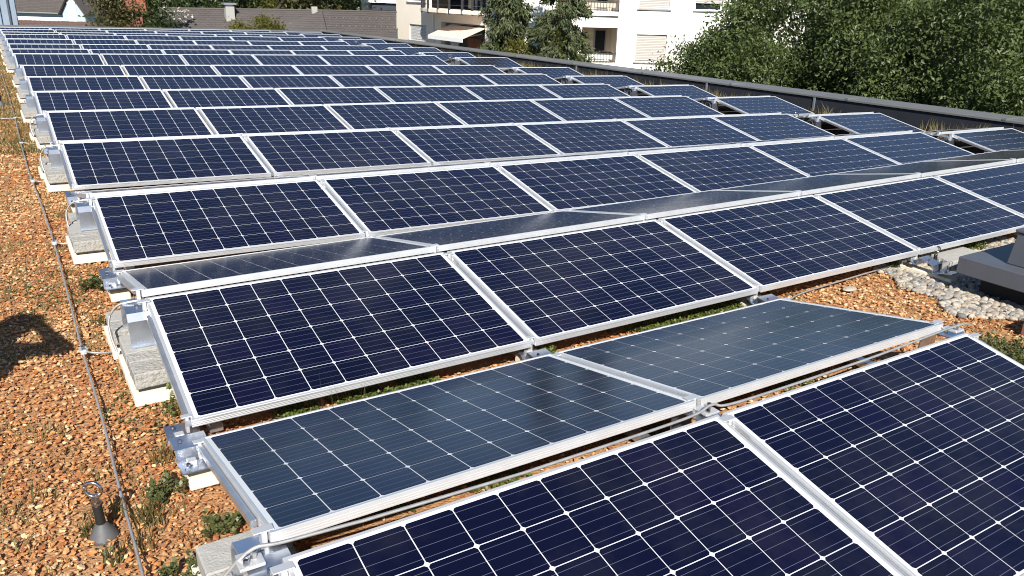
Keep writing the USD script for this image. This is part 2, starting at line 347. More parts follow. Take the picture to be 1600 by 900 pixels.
protos = [(chip(20 + i, 0.30 + 0.05 * (i % 4)), ALLSTONE[i % 6], False) for i in range(18)]
# patches: cream and tan chips gather in some places, rust and orange in others
w = meshkit.fbm(np.stack([pos[:, 0] * 1.7, pos[:, 1] * 1.7, 0 * pos[:, 0]], -1), 3, 11)
kind = np.empty(len(pos), int)
u = rng.random(len(pos))
for lo, hi, pr in ((0, .46, (.31, .19, .17, .06, .14, .13)), (.46, .56, (.23, .13, .25, .13, .10, .16)), (.56, 1.01, (.16, .07, .29, .26, .05, .17))):
    k = (w >= lo) & (w < hi); kind[k] = np.searchsorted(np.cumsum(pr)[:-1], u[k])
kind[(pos[:, 0] > 9) & (u < 0.93)] = 4
instancer('brick_gravel', protos, pos, scl, kind + 6 * rng.integers(0, 3, len(pos)), 'orange crushed brick gravel covering the flat roof beside the panels', 'gravel')
# ---- river pebbles
n = 17000
x, y = rng.uniform(4.1, 6.6, n), rng.uniform(-3.3, -0.75, n)
k = in_pebbles(x, y); x, y = x[k], y[k]
s = 0.009 + 0.021 * rng.random(len(x)) ** 1.5
pp = np.stack([x, y, zroof(x, y) + s * 0.25], 1)
def pebble(seed):
    t = trimesh.creation.icosphere(subdivisions=2); r = np.random.default_rng(seed)
    v = np.array(t.vertices); v *= (1 + 0.22 * (meshkit.noise(v * 1.3 + 10 * seed, seed) - 0.5))[:, None]
    return v * [1, 0.78, 0.58], np.array(t.faces)
instancer('river_pebbles', [(pebble(i), PEBBLE[i % 4], True) for i in range(8)], pp, s, rng.choice(8, len(x), p=np.array([.24, .13, .1, .05, .2, .13, .1, .05])),
          'pale grey river pebbles heaped round the dark roof hatch', 'pebbles')

# ------------------------------------------------------------------ solar panels
def frame_mesh():
    h = 0.036
    # (outward inset, z): grooved outer wall, flat top lip, inner wall, bottom flange
    prof = [(0.0, -h)]
    for z in (-0.030, -0.022, -0.014): prof += [(0.0, z - 0.0012), (0.0016, z), (0.0, z + 0.0012)]
    prof += [(0.0, -0.0012), (0.0012, 0.0), (0.0115, 0.0), (0.0115, -0.0035), (0.003, -0.0065), (0.003, -h + 0.002), (0.026, -h + 0.002), (0.026, -h)]
    k = len(prof); v = []
    for sx, sy in ((0, 0), (1, 0), (1, 1), (0, 1)):
        for o, z in prof: v.append((LEN - o if sx else o, WID - o if sy else o, z))
    f = []
    for c in range(4):
        for j in range(k):
            a, b = c * k + j, c * k + (j + 1) % k; d = (c + 1) % 4 * k
            f.append((a, d + j, d + (j + 1) % k, b))
    return np.array(v), np.array(f)[:, ::-1]

MX, MY = (LEN - 10 * CELL) / 2, (WID - 6 * CELL) / 2
def cell_mesh(i, j):
    s, c, h = CELL - 0.0037, 0.0078, 0.0009
    x0, y0 = MX + i * CELL + 0.00185, MY + j * CELL + 0.00185
    p = np.array([(c, 0), (s - c, 0), (s, c), (s, s - c), (s - c, s), (c, s), (0, s - c), (0, c)])
    top = np.column_stack([p[:, 0] + x0, p[:, 1] + y0, np.full(8, -0.0022)])
    bot = top - [0, 0, h]
    v = np.vstack([top, bot]); f = [(0, a, a + 1) for a in range(1, 7)]
    for a in range(8):
        b = (a + 1) % 8; f += [(a, 8 + a, 8 + b), (a, 8 + b, b)]
    uv = np.vstack([p / s, p / s])
    return v, np.array(f), uv

FRAME = frame_mesh()
def make_panel(label, xf, group, detailed, seed):
    r = np.random.default_rng(seed)
    t = thing('solar_panel', label, 'solar panel', xf, group)
    obj('frame', FRAME, ALU, t)
    b = MB().box(0.010, LEN - 0.010, 0.010, WID - 0.010, -0.0065, -0.0031)
    obj('glass_laminate', b.get(), BACKSHEET, t)
    if detailed:
        pick = r.choice(3, 60, p=(0.5, 0.28, 0.22))
        for j in range(6):
            for i in range(10):
                v, f, uv = cell_mesh(i, j)
                obj('solar_cell', (v, f), CELLS[pick[j * 10 + i]], t, uv=uv)
    else:
        vs, fs, us, n = [], [], [], 0
        for j in range(6):
            for i in range(10):
                v, f, uv = cell_mesh(i, j); vs.append(v); fs.append(f + n); us.append(uv); n += len(v)
        tag(obj('solar_cells', (np.vstack(vs), np.vstack(fs)), CELLS[0], t, uv=np.vstack(us)), kind='stuff')
    jb = MB().box(LEN / 2 - 0.06, LEN / 2 + 0.06, WID - 0.16, WID - 0.06, -0.028, -0.0068, 0.004)
    obj('junction_box', jb.get(), BLACK, t)
    return t

def panel_frame(k, x, dz, away):
    """matrix of a panel whose left end (seen from the front) is at x on ridge k"""
    s = SL[k]; ax = np.array([1, 0, s]) / math.hypot(1, s)
    ylow = GAP / 2 + WID * CT
    if not away:
        o = np.array([x, RY[k] - ylow, RZ[k] + s * x - WID * ST + dz]); up = np.array([0, CT, ST])
    else:
        o = np.array([x, RY[k] + ylow, RZ[k] + s * x - WID * ST + dz]); o = o + ax * LEN; ax = -ax; up = np.array([0, -CT, ST])
    return mat4(ax, up, np.cross(ax, up), o)

first = {}
jit = np.random.default_rng(5)
def add_panel(k, x, dz, away, label, group):
    full = (k < 8 and not away) or k < 3
    key = (full, int(jit.integers(0, 3)) if full else 0)
    xf = panel_frame(k, x + jit.normal(0, 0.0015), dz + jit.normal(0, 0.001), away)
    if key not in first: first[key] = make_panel(label, xf, group, full, 40 + len(first))
    else: copy_of(first[key], label, xf, group)

for k in range(NROW):
    cols = 2 if k == 0 else 6
    for i in range(cols):
        x = RX[k] + i * PITCH
        add_panel(k, x, 0, False, f'viewer-facing solar panel, {COLNAME(i)} in the {ROWNAME(k)}', 'panels tilted towards the viewer')
        add_panel(k, x, 0, True, f'solar panel tilted away, {COLNAME(i)} in the {ROWNAME(k)}', 'panels tilted away from the viewer')
    if k >= 2:
        add_panel(k, XBLOCK, -0.05, False, f'single solar panel by the right parapet facing the viewer, {ROWNAME(k)}', 'single panels by the parapet')
        add_panel(k, XBLOCK, -0.05, True, f'single solar panel by the right parapet tilted away, {ROWNAME(k)}', 'single panels by the parapet')

# ------------------------------------------------------------------ supports
def row_frame(k, x, dz=0.0):
    s = SL[k]; ax = np.array([1, 0, s]) / math.hypot(1, s)
    return mat4(ax, (0, 1, 0), np.cross(ax, (0, 1, 0)), (x, RY[k], RZ[k] + s * x + dz))

def tilt_pts(y):                 # underside height of the frames at a distance y from the ridge line
    return -0.040 - max(0, abs(y) - GAP / 2) * ST / CT

def make_ridge(label, xf, group, xa, xb, w=0.0):
    t = thing('ridge_support', label, 'panel support', xf, group)
    zt = lambda y: tilt_pts(y) - 0.006
    m = MB().sheet([(-0.165 - w, -0.211), (-0.135 - w, -0.211), (-0.130 - w, zt(.12 + w) - 0.03), (-0.105 - w, zt(.105 + w)), (-0.03, zt(.03)), (0.03, zt(.03)), (0.105 + w, zt(.105 + w)), (0.130 + w, zt(.12 + w) - 0.03), (0.135 + w, -0.211), (0.165 + w, -0.211)], 0.005, xa, xb)
    obj('bent_sheet', m.get(), SHEET, t)
    # inner arch behind the open end
    a = np.linspace(0, PI, 13)
    m = MB().sheet([(-0.07, -0.212)] + [(-0.07 * math.cos(q), -0.15 + 0.065 * math.sin(q)) for q in a] + [(0.07, -0.212)], 0.004, xa + 0.015, xb - 0.015)
    obj('arch', m.get(), ALU_DULL, t)
    for sgn in (-1, 1):
        m = MB()                 # rail under the joint of two panels
        y0, y1 = 0.20, GAP / 2 + WID * CT - 0.02
        z0, z1 = -0.012 - (y0 - GAP / 2) * ST / CT, -0.012 - (y1 - GAP / 2) * ST / CT
        poly = [(sgn * y0, z0), (sgn * y1, z1), (sgn * y1, z1 - 0.026), (sgn * y0, z0 - 0.026)]
        m.prism(poly if sgn > 0 else poly, -0.009, 0.009)
        obj('joint_rail', m.get(), ALU_DULL, t)
        for yy in (0.045, 0.09):
            b = MB().lathe([(0.0001, 0.010), (0.009, 0.009), (0.010, 0.0), (0.010, -0.006)], 6, (xa + 0.055 + 0.05 * (yy > 0.06), sgn * yy, zt(yy) + 0.004))
            obj('bolt', b.get(), STEEL, t)
        c = MB()                 # clamp that grips the frame edge
        yc = GAP / 2 + 0.035; zc = -(0.035) * ST / CT
        c.box(-0.030, 0.030, sgn * yc - 0.016, sgn * yc + 0.016, zc + 0.001, zc + 0.005, 0.0012)
        c.box(-0.008, 0.008, sgn * yc - 0.016, sgn * yc + 0.016, zc - 0.045, zc + 0.0008)
        obj('clamp', c.get(), ALU, t)
    bx_ = 0.12 if xa in (-0.085, -0.075) else -0.12 if xb > 0.08 else 0.0
    br = MB().box(bx_ - 0.028, bx_ + 0.028, -0.93, 0.93, -0.335, -0.300, 0.003)
    obj('base_rail', br.get(), ALU_DULL, t)
    return t

def make_valley(label, xf, group, xa, xb, yb, dz=0.0):
    """foot in the valley between two rows; origin on the ridge in front of it"""
    t = thing('valley_foot', label, 'panel foot', xf, group)
    ya = 1.031
    m = MB().sheet([(0.91, -0.266), (ya - 0.03, -0.284), (ya - 0.015, -0.298), (ya + 0.015, -0.298), (ya + 0.025, -0.245), (yb - 0.025, -0.245 + dz), (yb - 0.015, -0.298 + dz), (yb + 0.015, -0.298 + dz), (yb + 0.03, -0.284 + dz), (yb + 0.12, -0.266 + dz)], 0.005, xa, xb)
    obj('channel_plate', m.get(), SHEET, t)
    for y in (ya - 0.035, yb + 0.035):
        c = MB().box(-0.021, 0.021, y - 0.014, y + 0.014, -0.1945, -0.190, 0.0012)
        c.box(-0.006, 0.006, y - 0.014, y + 0.014, -0.262, -0.195)
        c.box(xa + 0.03, xa + 0.065, y - 0.018, y + 0.018, -0.279, -0.262, 0.003)
        if y > ya: c.move(o=(0, 0, dz))
        obj('clamp', c.get(), ALU, t)
    b = MB()
    for y in (0.955, (ya + yb) / 2, yb + 0.075): b.lathe([(0.0001, 0.008), (0.007, 0.007), (0.008, 0.0), (0.008, -0.005)], 6, (xa + 0.028, y, -0.262 + 0.005 if y in (0.955, yb + 0.075) else -0.235 + dz / 2))
    obj('bolts', b.get(), STEEL, t)
    p = MB().box(xa + 0.02, xb, 0.92, yb + 0.12, -0.355, -0.312, 0.006)
    obj('cream_pad', p.get(), FOAM, t)
    return t

proto = {}
def put(make, key, label, xf, group, xa, xb, *more):
    if key not in proto: proto[key] = make(label, xf, group, xa, xb, *more)
    else: copy_of(proto[key], label, xf, group)

JOINT = lambda i, n: 'left end' if i == 0 else 'right end' if i == n else ORD[i - 1] + ' joint'
for k in range(NROW):
    n = 2 if k == 0 else 6
    for i in range(n + 1):
        if k > 3 and 0 < i < n: continue
        x = RX[k] + i * PITCH - (PITCH - LEN) / 2
        xa, xb = (-0.085, 0.05) if i == 0 else (-0.05, 0.085) if i == n else (-0.055, 0.055)
        va, vb = (-0.08, 0.05) if i == 0 else (-0.05, 0.08) if i == n else (-0.055, 0.055)
        wide = (0.05,) if k == 0 and i == 0 else ()
        if wide: xa = -0.075
        put(make_ridge, ('r', xa, i == n), f'silver ridge support under the {JOINT(i, n)} of the {ROWNAME(k)}', row_frame(k, x), 'ridge supports', xa, xb, *wide)
        if k < NROW - 1:
            yb = RY[k + 1] - RY[k] - GAP / 2 - WID * CT
            dzb = (RZ[k + 1] + SL[k + 1] * x) - (RZ[k] + SL[k] * x)
            put(make_valley, ('v', k, i), f'silver valley foot behind the {JOINT(i, n)} of the {ROWNAME(k)}', row_frame(k, x), 'valley feet', va, vb, yb, dzb)
    if k >= 2:
        put(make_ridge, ('r', -0.10), f'silver support under the single panels by the parapet, {ROWNAME(k)}', row_frame(k, XBLOCK - 0.01, -0.05), 'ridge supports by the parapet', -0.10, 0.05)
for x, nm in ((3 * PITCH - 0.013, 'third'), (4 * PITCH - 0.013, 'fourth')):     # feet of the second row where the nearest row has already ended
    put(make_valley, ('v', 0, nm), f'silver valley foot in front of the {nm} joint of the second row from the front', row_frame(0, x), 'valley feet', -0.055, 0.055, 1.193, 0.005 * x)

# ---- ballast blocks on foam pads at the left ends
def paver(x0, x1, y0, y1, z0, z1, seed, rough):
    r = np.random.default_rng(seed)
    m = MB().box(x0, x1, y0, y1, z0, z1, 0.006)
    return m.get()
padp = blkp = blk2 = None
for k in range(NROW):
    for far in (False, True):
        jx, jy = float(rng.normal(0, 0.010)), float(rng.normal(0, 0.012))
        xf = row_frame(k, RX[k] + jx); xf.SetTranslateOnly(xf.ExtractTranslation() + Gf.Vec3d(0, jy, 0))
        where = 'far' if far else 'near'
        lab = f'cream pad under the {where} ballast block, left of the {ROWNAME(k)}'
        ya, yb = (0.085, 0.43) if far else (-0.47, 0.065)
        if k == 0 and not far: ya = -0.47
        key = ('pad', far)
        if key not in proto:
            t = thing('foam_pad', lab, 'foam pad', xf, 'foam pads under the ballast')
            m = MB().box(-0.17, 0.12, ya - 0.015, (ya + yb) / 2 - 0.002, -0.357, -0.305, 0.005).box(-0.17, 0.12, (ya + yb) / 2 + 0.002, yb + 0.01, -0.357, -0.303, 0.005)
            obj('pad', m.get(), FOAM, t); proto[key] = t
        else: copy_of(proto[key], lab, xf, 'foam pads under the ballast')
        lab = f'concrete ballast block left of the {ROWNAME(k)}, {where} one of two'
        key = ('block', far)
        if key not in proto:
            t = thing('ballast_block', lab, 'concrete block', xf, 'concrete ballast blocks')
            cuts = (0.09, 0.25, 0.41) if far else (-0.45, -0.30, -0.19, 0.06)
            for a, b in zip(cuts[:-1], cuts[1:]):
                split = (not far and b < 0) or (far and b < 0.3)
                m = MB().box(-0.155, 0.115, a + 0.0015, b - 0.0015, -0.288, -0.215 + (0.003 if split else 0), 0.006)
                v, f = m.get()
                tm = trimesh.Trimesh(v, f); tm = tm.subdivide_to_size(0.03)
                vv = np.array(tm.vertices); nn = np.array(tm.vertex_normals)
                amp = 0.010 if split else 0.003
                vv += nn * (amp * (meshkit.fbm(vv * 45, 3, 5) - 0.5))[:, None]
                obj('paver', (vv, np.array(tm.faces)), CONCRETE_SPLIT if split else CONCRETE, t, smooth=40)
            obj('rubber_mat', MB().box(-0.145, 0.11, cuts[0] + 0.008, cuts[-1] - 0.008, -0.3015, -0.289).get(), BLACK, t)
            proto[key] = t
        else: copy_of(proto[key], lab, xf, 'concrete ballast blocks')
for x, y, w, l, k, lab in ((3.20, -2.16, 0.22, 0.16, 0, 'small pale concrete block under the ridge at the right end of the nearest row'),
                           (2.95, -2.14, 0.20, 0.14, 0, 'second pale concrete block under the ridge near the right end of the nearest row'),
                           (1.40, -2.05, 0.24, 0.14, 0, 'pale block lying in the ridge gap of the nearest row beside the panel joint')):
    t = thing('ballast_block', lab, 'concrete block', (x, y, float(zroof(x, y))))
    obj('paver', MB().box(-w / 2, w / 2, -l / 2, l / 2, 0.0, 0.12, 0.006).get(), CONCRETE, t)

# ---- lightning conductor wires
ZW = lambda x, y: float(zroof(x, y)) + 0.028
line = [(-0.325, -2.6), (-0.313, -1.70), (-0.309, -1.21), (-0.300, -0.57), (-0.299, 0.216), (-0.292, 1.06), (-0.285, 2.22), (-0.298, 3.49), (-0.317, 4.85), (-0.312, 7.15), (-0.296, 9.26), (-0.30, 14), (-0.30, 20), (-0.29, 32)]
m = MB().tube(bez([(x, y, ZW(x, y) + (0.012 if n % 2 else 0)) for n, (x, y) in enumerate(line)], 10), 0.0054, 6)
tag(obj('conductor_wire', m.get(), WIRE, smooth=True), 'long grey twisted wire running along the gravel past the left ends of all rows', 'wire')
for k, y in ((0, 0.216), (1, 2.225), (2, 4.30), (3, 6.55), (4, 8.75)):
    xw = float(np.interp(y, [p[1] for p in line], [p[0] for p in line]))
    m = MB().tube(bez([(xw + 0.005, y - 0.03, ZW(xw, y) + 0.01), (xw + 0.04, y - 0.085, ZW(xw, y) + 0.012), (xw + 0.11, y - 0.09, ZW(xw, y)), (xw + 0.18, y - 0.055, ZW(xw, y) - 0.002), (xw + 0.34, y + 0.0, ZW(xw, y) + 0.03)]), 0.0055, 6)
    tag(obj('branch_wire', m.get(), WIRE, smooth=True), f'short bent wire from the long wire to the {ROWNAME(k + 1)}', 'wire', 'branch wires')
    t = thing('wire_clamp', f'small clamp on the long wire beside the {ROWNAME(k + 1)}', 'clamp', (xw, y - 0.01, ZW(xw, y) + 0.008), 'wire clamps')
    obj('plate', MB().box(-0.016, 0.022, -0.032, 0.032, -0.004, 0.004, 0.0015).box(-0.012, 0.016, -0.05, -0.030, -0.01, 0.012, 0.002).get(), ALU, t)
    b = MB()
    for yy in (-0.018, 0.018): b.lathe([(0.0001, 0.016), (0.008, 0.015), (0.009, 0.0045)], 6, (0.004, yy, 0))
    obj('bolt', b.get(), STEEL, t)
m = MB().tube(bez([(-0.30, 8.7, ZW(-.3, 8.7)), (-0.45, 8.75, ZW(-.45, 8.75)), (-0.9, 8.8, ZW(-.9, 8.8)), (-2.0, 8.7, ZW(-2, 8.7))]), 0.007, 6)
tag(obj('branch_wire', m.get(), WIRE, smooth=True), 'wire leaving the long wire towards the left edge of the roof', 'wire')
for k in range(0, 5):                     # wire loops from the ridges down to the blocks
    o = np.array([RX[k], RY[k], RZ[k]])
    top_z = 0.004 if k == 0 else -0.036
    pts = np.array([(0.25, -0.005, top_z - 0.012), (0.02, 0.0, top_z), (-0.06, 0.01, top_z + 0.002), (-0.125, 0.03, -0.055), (-0.165, 0.035, -0.12), (-0.168, 0.01, -0.20), (-0.155, -0.02, -0.275)])
    m = MB().tube(bez(pts + o, 8), 0.006, 7)
    if k == 0:
        m = MB().tube(np.vstack([bez([(3.45, 0.0, -0.03), (3.30, -0.008, -0.002), (2.6, -0.016, -0.018), (1.80, -0.020, -0.016), (1.66, -0.008, 0.002), (1.5, -0.018, -0.014), (0.8, -0.014, -0.020)] + o, 8), bez(pts + o, 8)]), 0.0055, 8)
    tag(obj('ridge_wire', m.get(), WIRE, smooth=True), ['silver round wire lying along the ridge gap of the nearest row',
        'grey wire looping down at the left end of the second row', 'grey wire looping down at the left end of the third row',
        'thin grey wire looping down at the left end of the fourth row', 'thin grey wire looping down at the left end of the fifth row'][k], 'wire')
for i in range(3):                        # wire holders on the ridge of the nearest row
    x = RX[0] + i * PITCH - 0.013 + (-0.06 if i == 0 else 0)
    t = thing('wire_holder', f'small steel wire holder with screw on the {["left end", "middle joint", "right end"][i]} of the nearest ridge', 'clamp', (x, RY[0], RZ[0] - 0.030), 'wire holders')
    obj('base', MB().box(-0.035, 0.035, -0.025, 0.025, -0.004, 0.006, 0.002).box(-0.03, 0.03, 0.02, 0.05, -0.004, 0.002).get(), ALU, t)
    obj('bolt', MB().lathe([(0.0001, 0.030), (0.009, 0.028), (0.010, 0.006)], 6, (0.012, 0.012, 0)).lathe([(0.0001, 0.026), (0.008, 0.024), (0.009, 0.006)], 6, (-0.014, -0.010, 0)).get(), STEEL, t)
wp = [(3.36, -1.16), (3.60, -1.03), (3.83, -0.967), (4.4, -0.925), (4.964, -0.886), (5.3, -0.85)]
m = MB().tube(bez([(x, y, ZW(x, y)) for x, y in wp], 10), 0.006, 6)
tag(obj('conductor_wire', m.get(), WIRE, smooth=True), 'thin grey wire crossing the orange gravel in front of the second row at right', 'wire')

# ---- eye bolt anchors
def anchor(loc, label, lean=(0.0, 0.0), s=1.0, turn=0.6):
    t = thing('eye_bolt_anchor', label, 'roof anchor', mat4(np.array([math.cos(turn), math.sin(turn), 0]) * s, np.array([-math.sin(turn), math.cos(turn), 0]) * s, np.array([lean[0], lean[1], 1]) * s, loc))
    obj('cone_foot', MB().lathe([(0.044, -0.02), (0.047, 0.004), (0.036, 0.024), (0.022, 0.046), (0.017, 0.054), (0.0001, 0.055)], 20).get(), GREYFOOT, t, smooth=35)
    obj('stem', MB().lathe([(0.0155, 0.050), (0.0155, 0.125), (0.0001, 0.126)], 14).get(), BLACK, t, smooth=40)
    obj('steel_sleeve', MB().lathe([(0.0135, 0.124), (0.0135, 0.130), (0.017, 0.131), (0.017, 0.138), (0.012, 0.139), (0.012, 0.160), (0.0001, 0.162)], 14).get(), STEEL, t, smooth=40)
    a = np.linspace(0, 2 * PI, 29)
    obj('ring', MB().tube([(0.027 * math.cos(q), 0, 0.187 + 0.027 * math.sin(q)) for q in a], 0.0068, 10, False).get(), STEEL, t, smooth=True)
    return t
anchor((-0.391, -1.411, -0.358), 'steel eye bolt on black stem and grey cone foot in the near gravel', (-0.05, 0.05), turn=-0.5)
anchor((-0.43, 10.30, float(zroof(-.43, 10.3))), 'distant roof anchor at the far left edge of the gravel strip', s=1.5)
anchor((5.20, -1.03, float(zroof(5.2, -1.03))), 'eye bolt anchor standing beside the pale concrete block near the roof hatch', s=0.8, turn=-0.5)
anchor((10.45, 4.55, float(zroof(10.45, 4.55)) + 0.05), 'eye bolt anchor in the service gap by the fourth row', s=1.3, turn=-0.5)
anchor((10.36, 16.3, float(zroof(10.36, 16.3)) + 0.10), 'far eye bolt anchor in the service gap by the ninth row', s=1.4, turn=-0.5)
anchor((10.40, 23.3, float(zroof(10.4, 23.3)) + 0.12), 'tiny far eye bolt anchor in the service gap by the twelfth row', s=1.5, turn=-0.5)

# ---- ribbed concrete block by the hatch, flat stone
t = thing('ribbed_block', 'pale concrete block with a ribbed side, beside the roof hatch', 'concrete block', rotz(-0.08, (5.42, -1.02, float(zroof(5.42, -1.02)))))
b = MB().box(-0.16, 0.26, -0.14, 0.16, 0.0, 0.085, 0.008); obj('body', b.get(), CONCRETE, t)
for r_ in range(6): obj('rib', MB().box(-0.175, -0.1615, -0.125 + 0.045 * r_, -0.105 + 0.045 * r_, 0.01, 0.075, 0.003).get(), CONCRETE, t)
v, f = pebble(3)
tag(obj('flat_stone', (v * [0.06, 0.05, 0.022] + [4.197, -1.048, float(zroof(4.2, -1.05)) + 0.018], f), PEBBLE[0], smooth=True), 'single flat white stone lying on the orange gravel right of the near panels', 'stone')

# ---- roof hatch
t = thing('roof_hatch', 'dark slate metal roof hatch with a wide lid and upstand at the right edge', 'roof hatch', (4.82, -1.39, -0.373))
obj('curb', MB().box(0.16, 1.35, -1.45, -0.10, -0.03, 0.1455).get(), BITUMEN, t)
obj('lid', MB().box(0.0, 1.5, -1.6, 0.0, 0.146, 0.262, 0.006).get(), SLATE, t)
v, f = MB().box(0.13, 1.3, -1.35, -0.24, 0.2625, 0.475, 0.006).get()
top = v[:, 2] > 0.4; v[top, 0] = 0.715 + (v[top, 0] - 0.715) * 0.97; v[top, 1] = -0.795 + (v[top, 1] + 0.795) * 0.97
obj('upstand', (v, f), SLATE, t)
obj('cover_plate', MB().box(0.135, 1.295, -1.345, -0.245, 0.478, 0.497, 0.004).get(), SLATE, t)
# ---- small box at right edge
t = thing('brick_box', 'small reddish box with a blue metal top at the right edge, beside a sedum clump', 'box', (4.48, -2.02, -0.376))
obj('body', MB().box(0, 0.34, -0.4, 0.0, -0.02, 0.095, 0.004).get(), BRICKRED, t)
obj('top_sheet', MB().box(-0.012, 0.352, -0.412, 0.012, 0.097, 0.106, 0.002).get(), SHEET, t)

# ------------------------------------------------------------------ plants on the roof
def blades(n, rad, h, seed, wid=0.0028, bend=0.5):
    r = np.random.default_rng(seed); m = MB()
    for _ in range(n):
        a, q = r.uniform(0, 2 * PI), rad * math.sqrt(r.random())
        b = np.array([q * math.cos(a), q * math.sin(a), -0.006]); hh = h * r.uniform(0.45, 1.0)
        d = r.uniform(0, 2 * PI); lean = np.array([math.cos(d), math.sin(d), 0]) * hh * bend * r.random()
        sd = np.array([-math.sin(d + r.normal(0, 1)), math.cos(d), 0]); sd /= np.linalg.norm(sd); w = wid * r.uniform(0.7, 1.3)
        mid = b + [0, 0, hh * 0.55] + lean * 0.35; tip = b + [0, 0, hh] + lean
        m.add([b - sd * w, b + sd * w, mid - sd * w * 0.8, mid + sd * w * 0.8, tip], [(0, 1, 3), (0, 3, 2), (2, 3, 4)])
    return m
def rosettes(pts, seed, ls=0.012, n=9, hmax=0.05):
    r = np.random.default_rng(seed); m = MB()
    for p in pts:
        h = r.uniform(0.2, 1.0) * hmax
        for _ in range(n):
            a = r.uniform(0, 2 * PI); el = r.uniform(0.05, 1.1); L = ls * r.uniform(0.7, 1.4)
            d = np.array([math.cos(a) * math.cos(el), math.sin(a) * math.cos(el), math.sin(el)]); s = np.array([-math.sin(a), math.cos(a), 0]) * L * 0.36
            c = np.array([p[0], p[1], p[2] + h * r.uniform(0.3, 1)])
            m.add([c, c + d * L * 0.5 + s, c + d * L, c + d * L * 0.5 - s], [(0, 1, 2), (0, 2, 3)])
    return m
# grass tufts one can count
tufts = [(-0.245, -1.40, 30, 0.045, 0.14, 'dry green grass tuft just right of the eye bolt and the wire'), (-0.285, -1.56, 22, 0.04, 0.10, 'low grass tuft under the wire in front of the eye bolt'),
         (-0.43, -1.37, 22, 0.03, 0.08, 'few grass blades left of the eye bolt foot'), (-0.345, -1.31, 30, 0.035, 0.10, 'grass blades behind the eye bolt by the wire'),
         (-0.38, -1.56, 30, 0.04, 0.07, 'low yellow grass in front of the eye bolt foot'), (-0.115, -1.0, 40, 0.06, 0.12, 'thin grass standing left of the near valley foot'),
         (-0.56, -1.05, 18, 0.06, 0.07, 'sparse dry grass in the gravel left of the eye bolt'), (-0.50, -0.58, 22, 0.07, 0.08, 'sparse dry blades in the middle of the near gravel'),
         (0.62, -1.13, 14, 0.14, 0.30, 'long thin grass stems rising in front of the second row near its left end'), (0.22, 0.92, 10, 0.2, 0.24, 'thin grass stems before the low edge of the third row'),
         (-0.17, 0.62, 50, 0.06, 0.08, 'yellow grass patch left of the second row blocks'), (-0.16, -0.12, 24, 0.04, 0.07, 'few blades beside the blocks of the second row'),
         (-0.36, 1.6, 26, 0.07, 0.06, 'dry grass patch by the wire left of the third row'), (-0.14, 3.0, 50, 0.08, 0.09, 'dry grass at the blocks of the third row'),
         (-0.52, 3.4, 30, 0.10, 0.07, 'sparse grass at the left picture edge before the fourth row'), (3.25, 1.02, 16, 0.2, 0.22, 'weeds poking up in front of the third row at the third joint')]
for n_, (x, y, n, rad, h, lab) in enumerate(tufts):
    t = thing('grass_tuft', lab, 'grass tuft', (x, y, float(zroof(x, y))))
    obj('blade', blades(n, rad, h, 100 + n_, bend=0.25 if h > 0.2 else 0.8, wid=0.0016 if h > 0.2 else 0.0026).get(), GRASS if n_ % 2 == 0 else DRYGRASS, t)
# small succulent clumps
clumps = [(-0.13, 1.22, 0.10, 60, SEDUM_DARK, 'dark green sedum clump left of the second valley foot'), (0.02, -0.46, 0.055, 30, SEDUM, 'light green sedum at the foam pad of the second row'),
          (0.02, -0.62, 0.07, 36, SEDUM_DARK, 'dark sedum clump under the left edge of the second row'), (-0.02, -1.58, 0.085, 26, SEDUM_DARK, 'dark sedum clump left of the near panel edge'),
          (-0.15, -1.26, 0.085, 16, SEDUM_DARK, 'sedum clump in the gravel between wire and near panel'), (-0.19, -1.80, 0.09, 26, SEDUM_DARK, 'sedum clump at the bottom edge beside the near concrete block'),
          (0.05, 1.12, 0.06, 36, SEDUM_DARK, 'dark sedum below the third row left edge'), (-0.20, -1.28, 0.03, 12, SEDUM_DARK, 'tiny sedum sprig beside the wire'),
          (4.983, -0.85, 0.085, 60, SEDUM, 'bright green sedum clump under the second row at the pebbles'), (5.95, -0.86, 0.12, 70, SEDUM, 'green plant behind the roof hatch under the second row'),
          (4.12, -2.12, 0.16, 150, SEDUM_DARK, 'broad sedum clump at the right edge by the small box'), (3.55, 1.02, 0.10, 50, SEDUM, 'green weed in front of the third row near the middle'),
          (0.85, -1.04, 0.05, 30, SEDUM, 'small sedum at the near front edge of the second row'), (1.74, -0.99, 0.09, 60, SEDUM, 'sedum clump right of the foot between the first two panels of the second row')]
for n_, (x, y, rad, n, m_, lab) in enumerate(clumps):
    r = np.random.default_rng(300 + n_)
    q, a = rad * np.sqrt(r.random(n)), r.uniform(0, 2 * PI, n)
    pts = np.stack([q * np.cos(a), q * np.sin(a), 0 * q], 1)
    t = thing('sedum_clump', lab, 'plant', (x, y, float(zroof(x, y)) - 0.004))
    obj('leaves', rosettes(pts, 300 + n_, 0.017, 14, 0.085).get(), m_, t)
# uncounted ground cover: sedum strips under the near rows, dry grass in the gravel, weeds by the parapet
r = np.random.default_rng(9); pts = []
for _ in range(8000):
    x, y = r.uniform(0.35, 3.5), r.uniform(-1.75, -0.80) if r.random() < 0.5 else r.uniform(-1.22, -0.86)
    if meshkit.fbm(np.array([x * 2.2, y * 1.2, 0.3]), 3, 4) > 0.49: pts.append((x, y, float(zroof(x, y)) - 0.004))
for _ in range(2600):
    x, y = r.uniform(0.35, 3.3), r.uniform(-2.0, -1.45)
    if meshkit.fbm(np.array([x * 2.6, y * 1.2, 0.6]), 3, 4) > 0.50: pts.append((x, y, float(zroof(x, y)) - 0.004))
for _ in range(3600):
    x, y = r.uniform(0.3, 5.8), r.uniform(0.8, 1.35)
    if meshkit.fbm(np.array([x * 2.2, y * 1.2, 0.9]), 3, 4) > 0.46: pts.append((x, y, float(zroof(x, y))))
mo = []
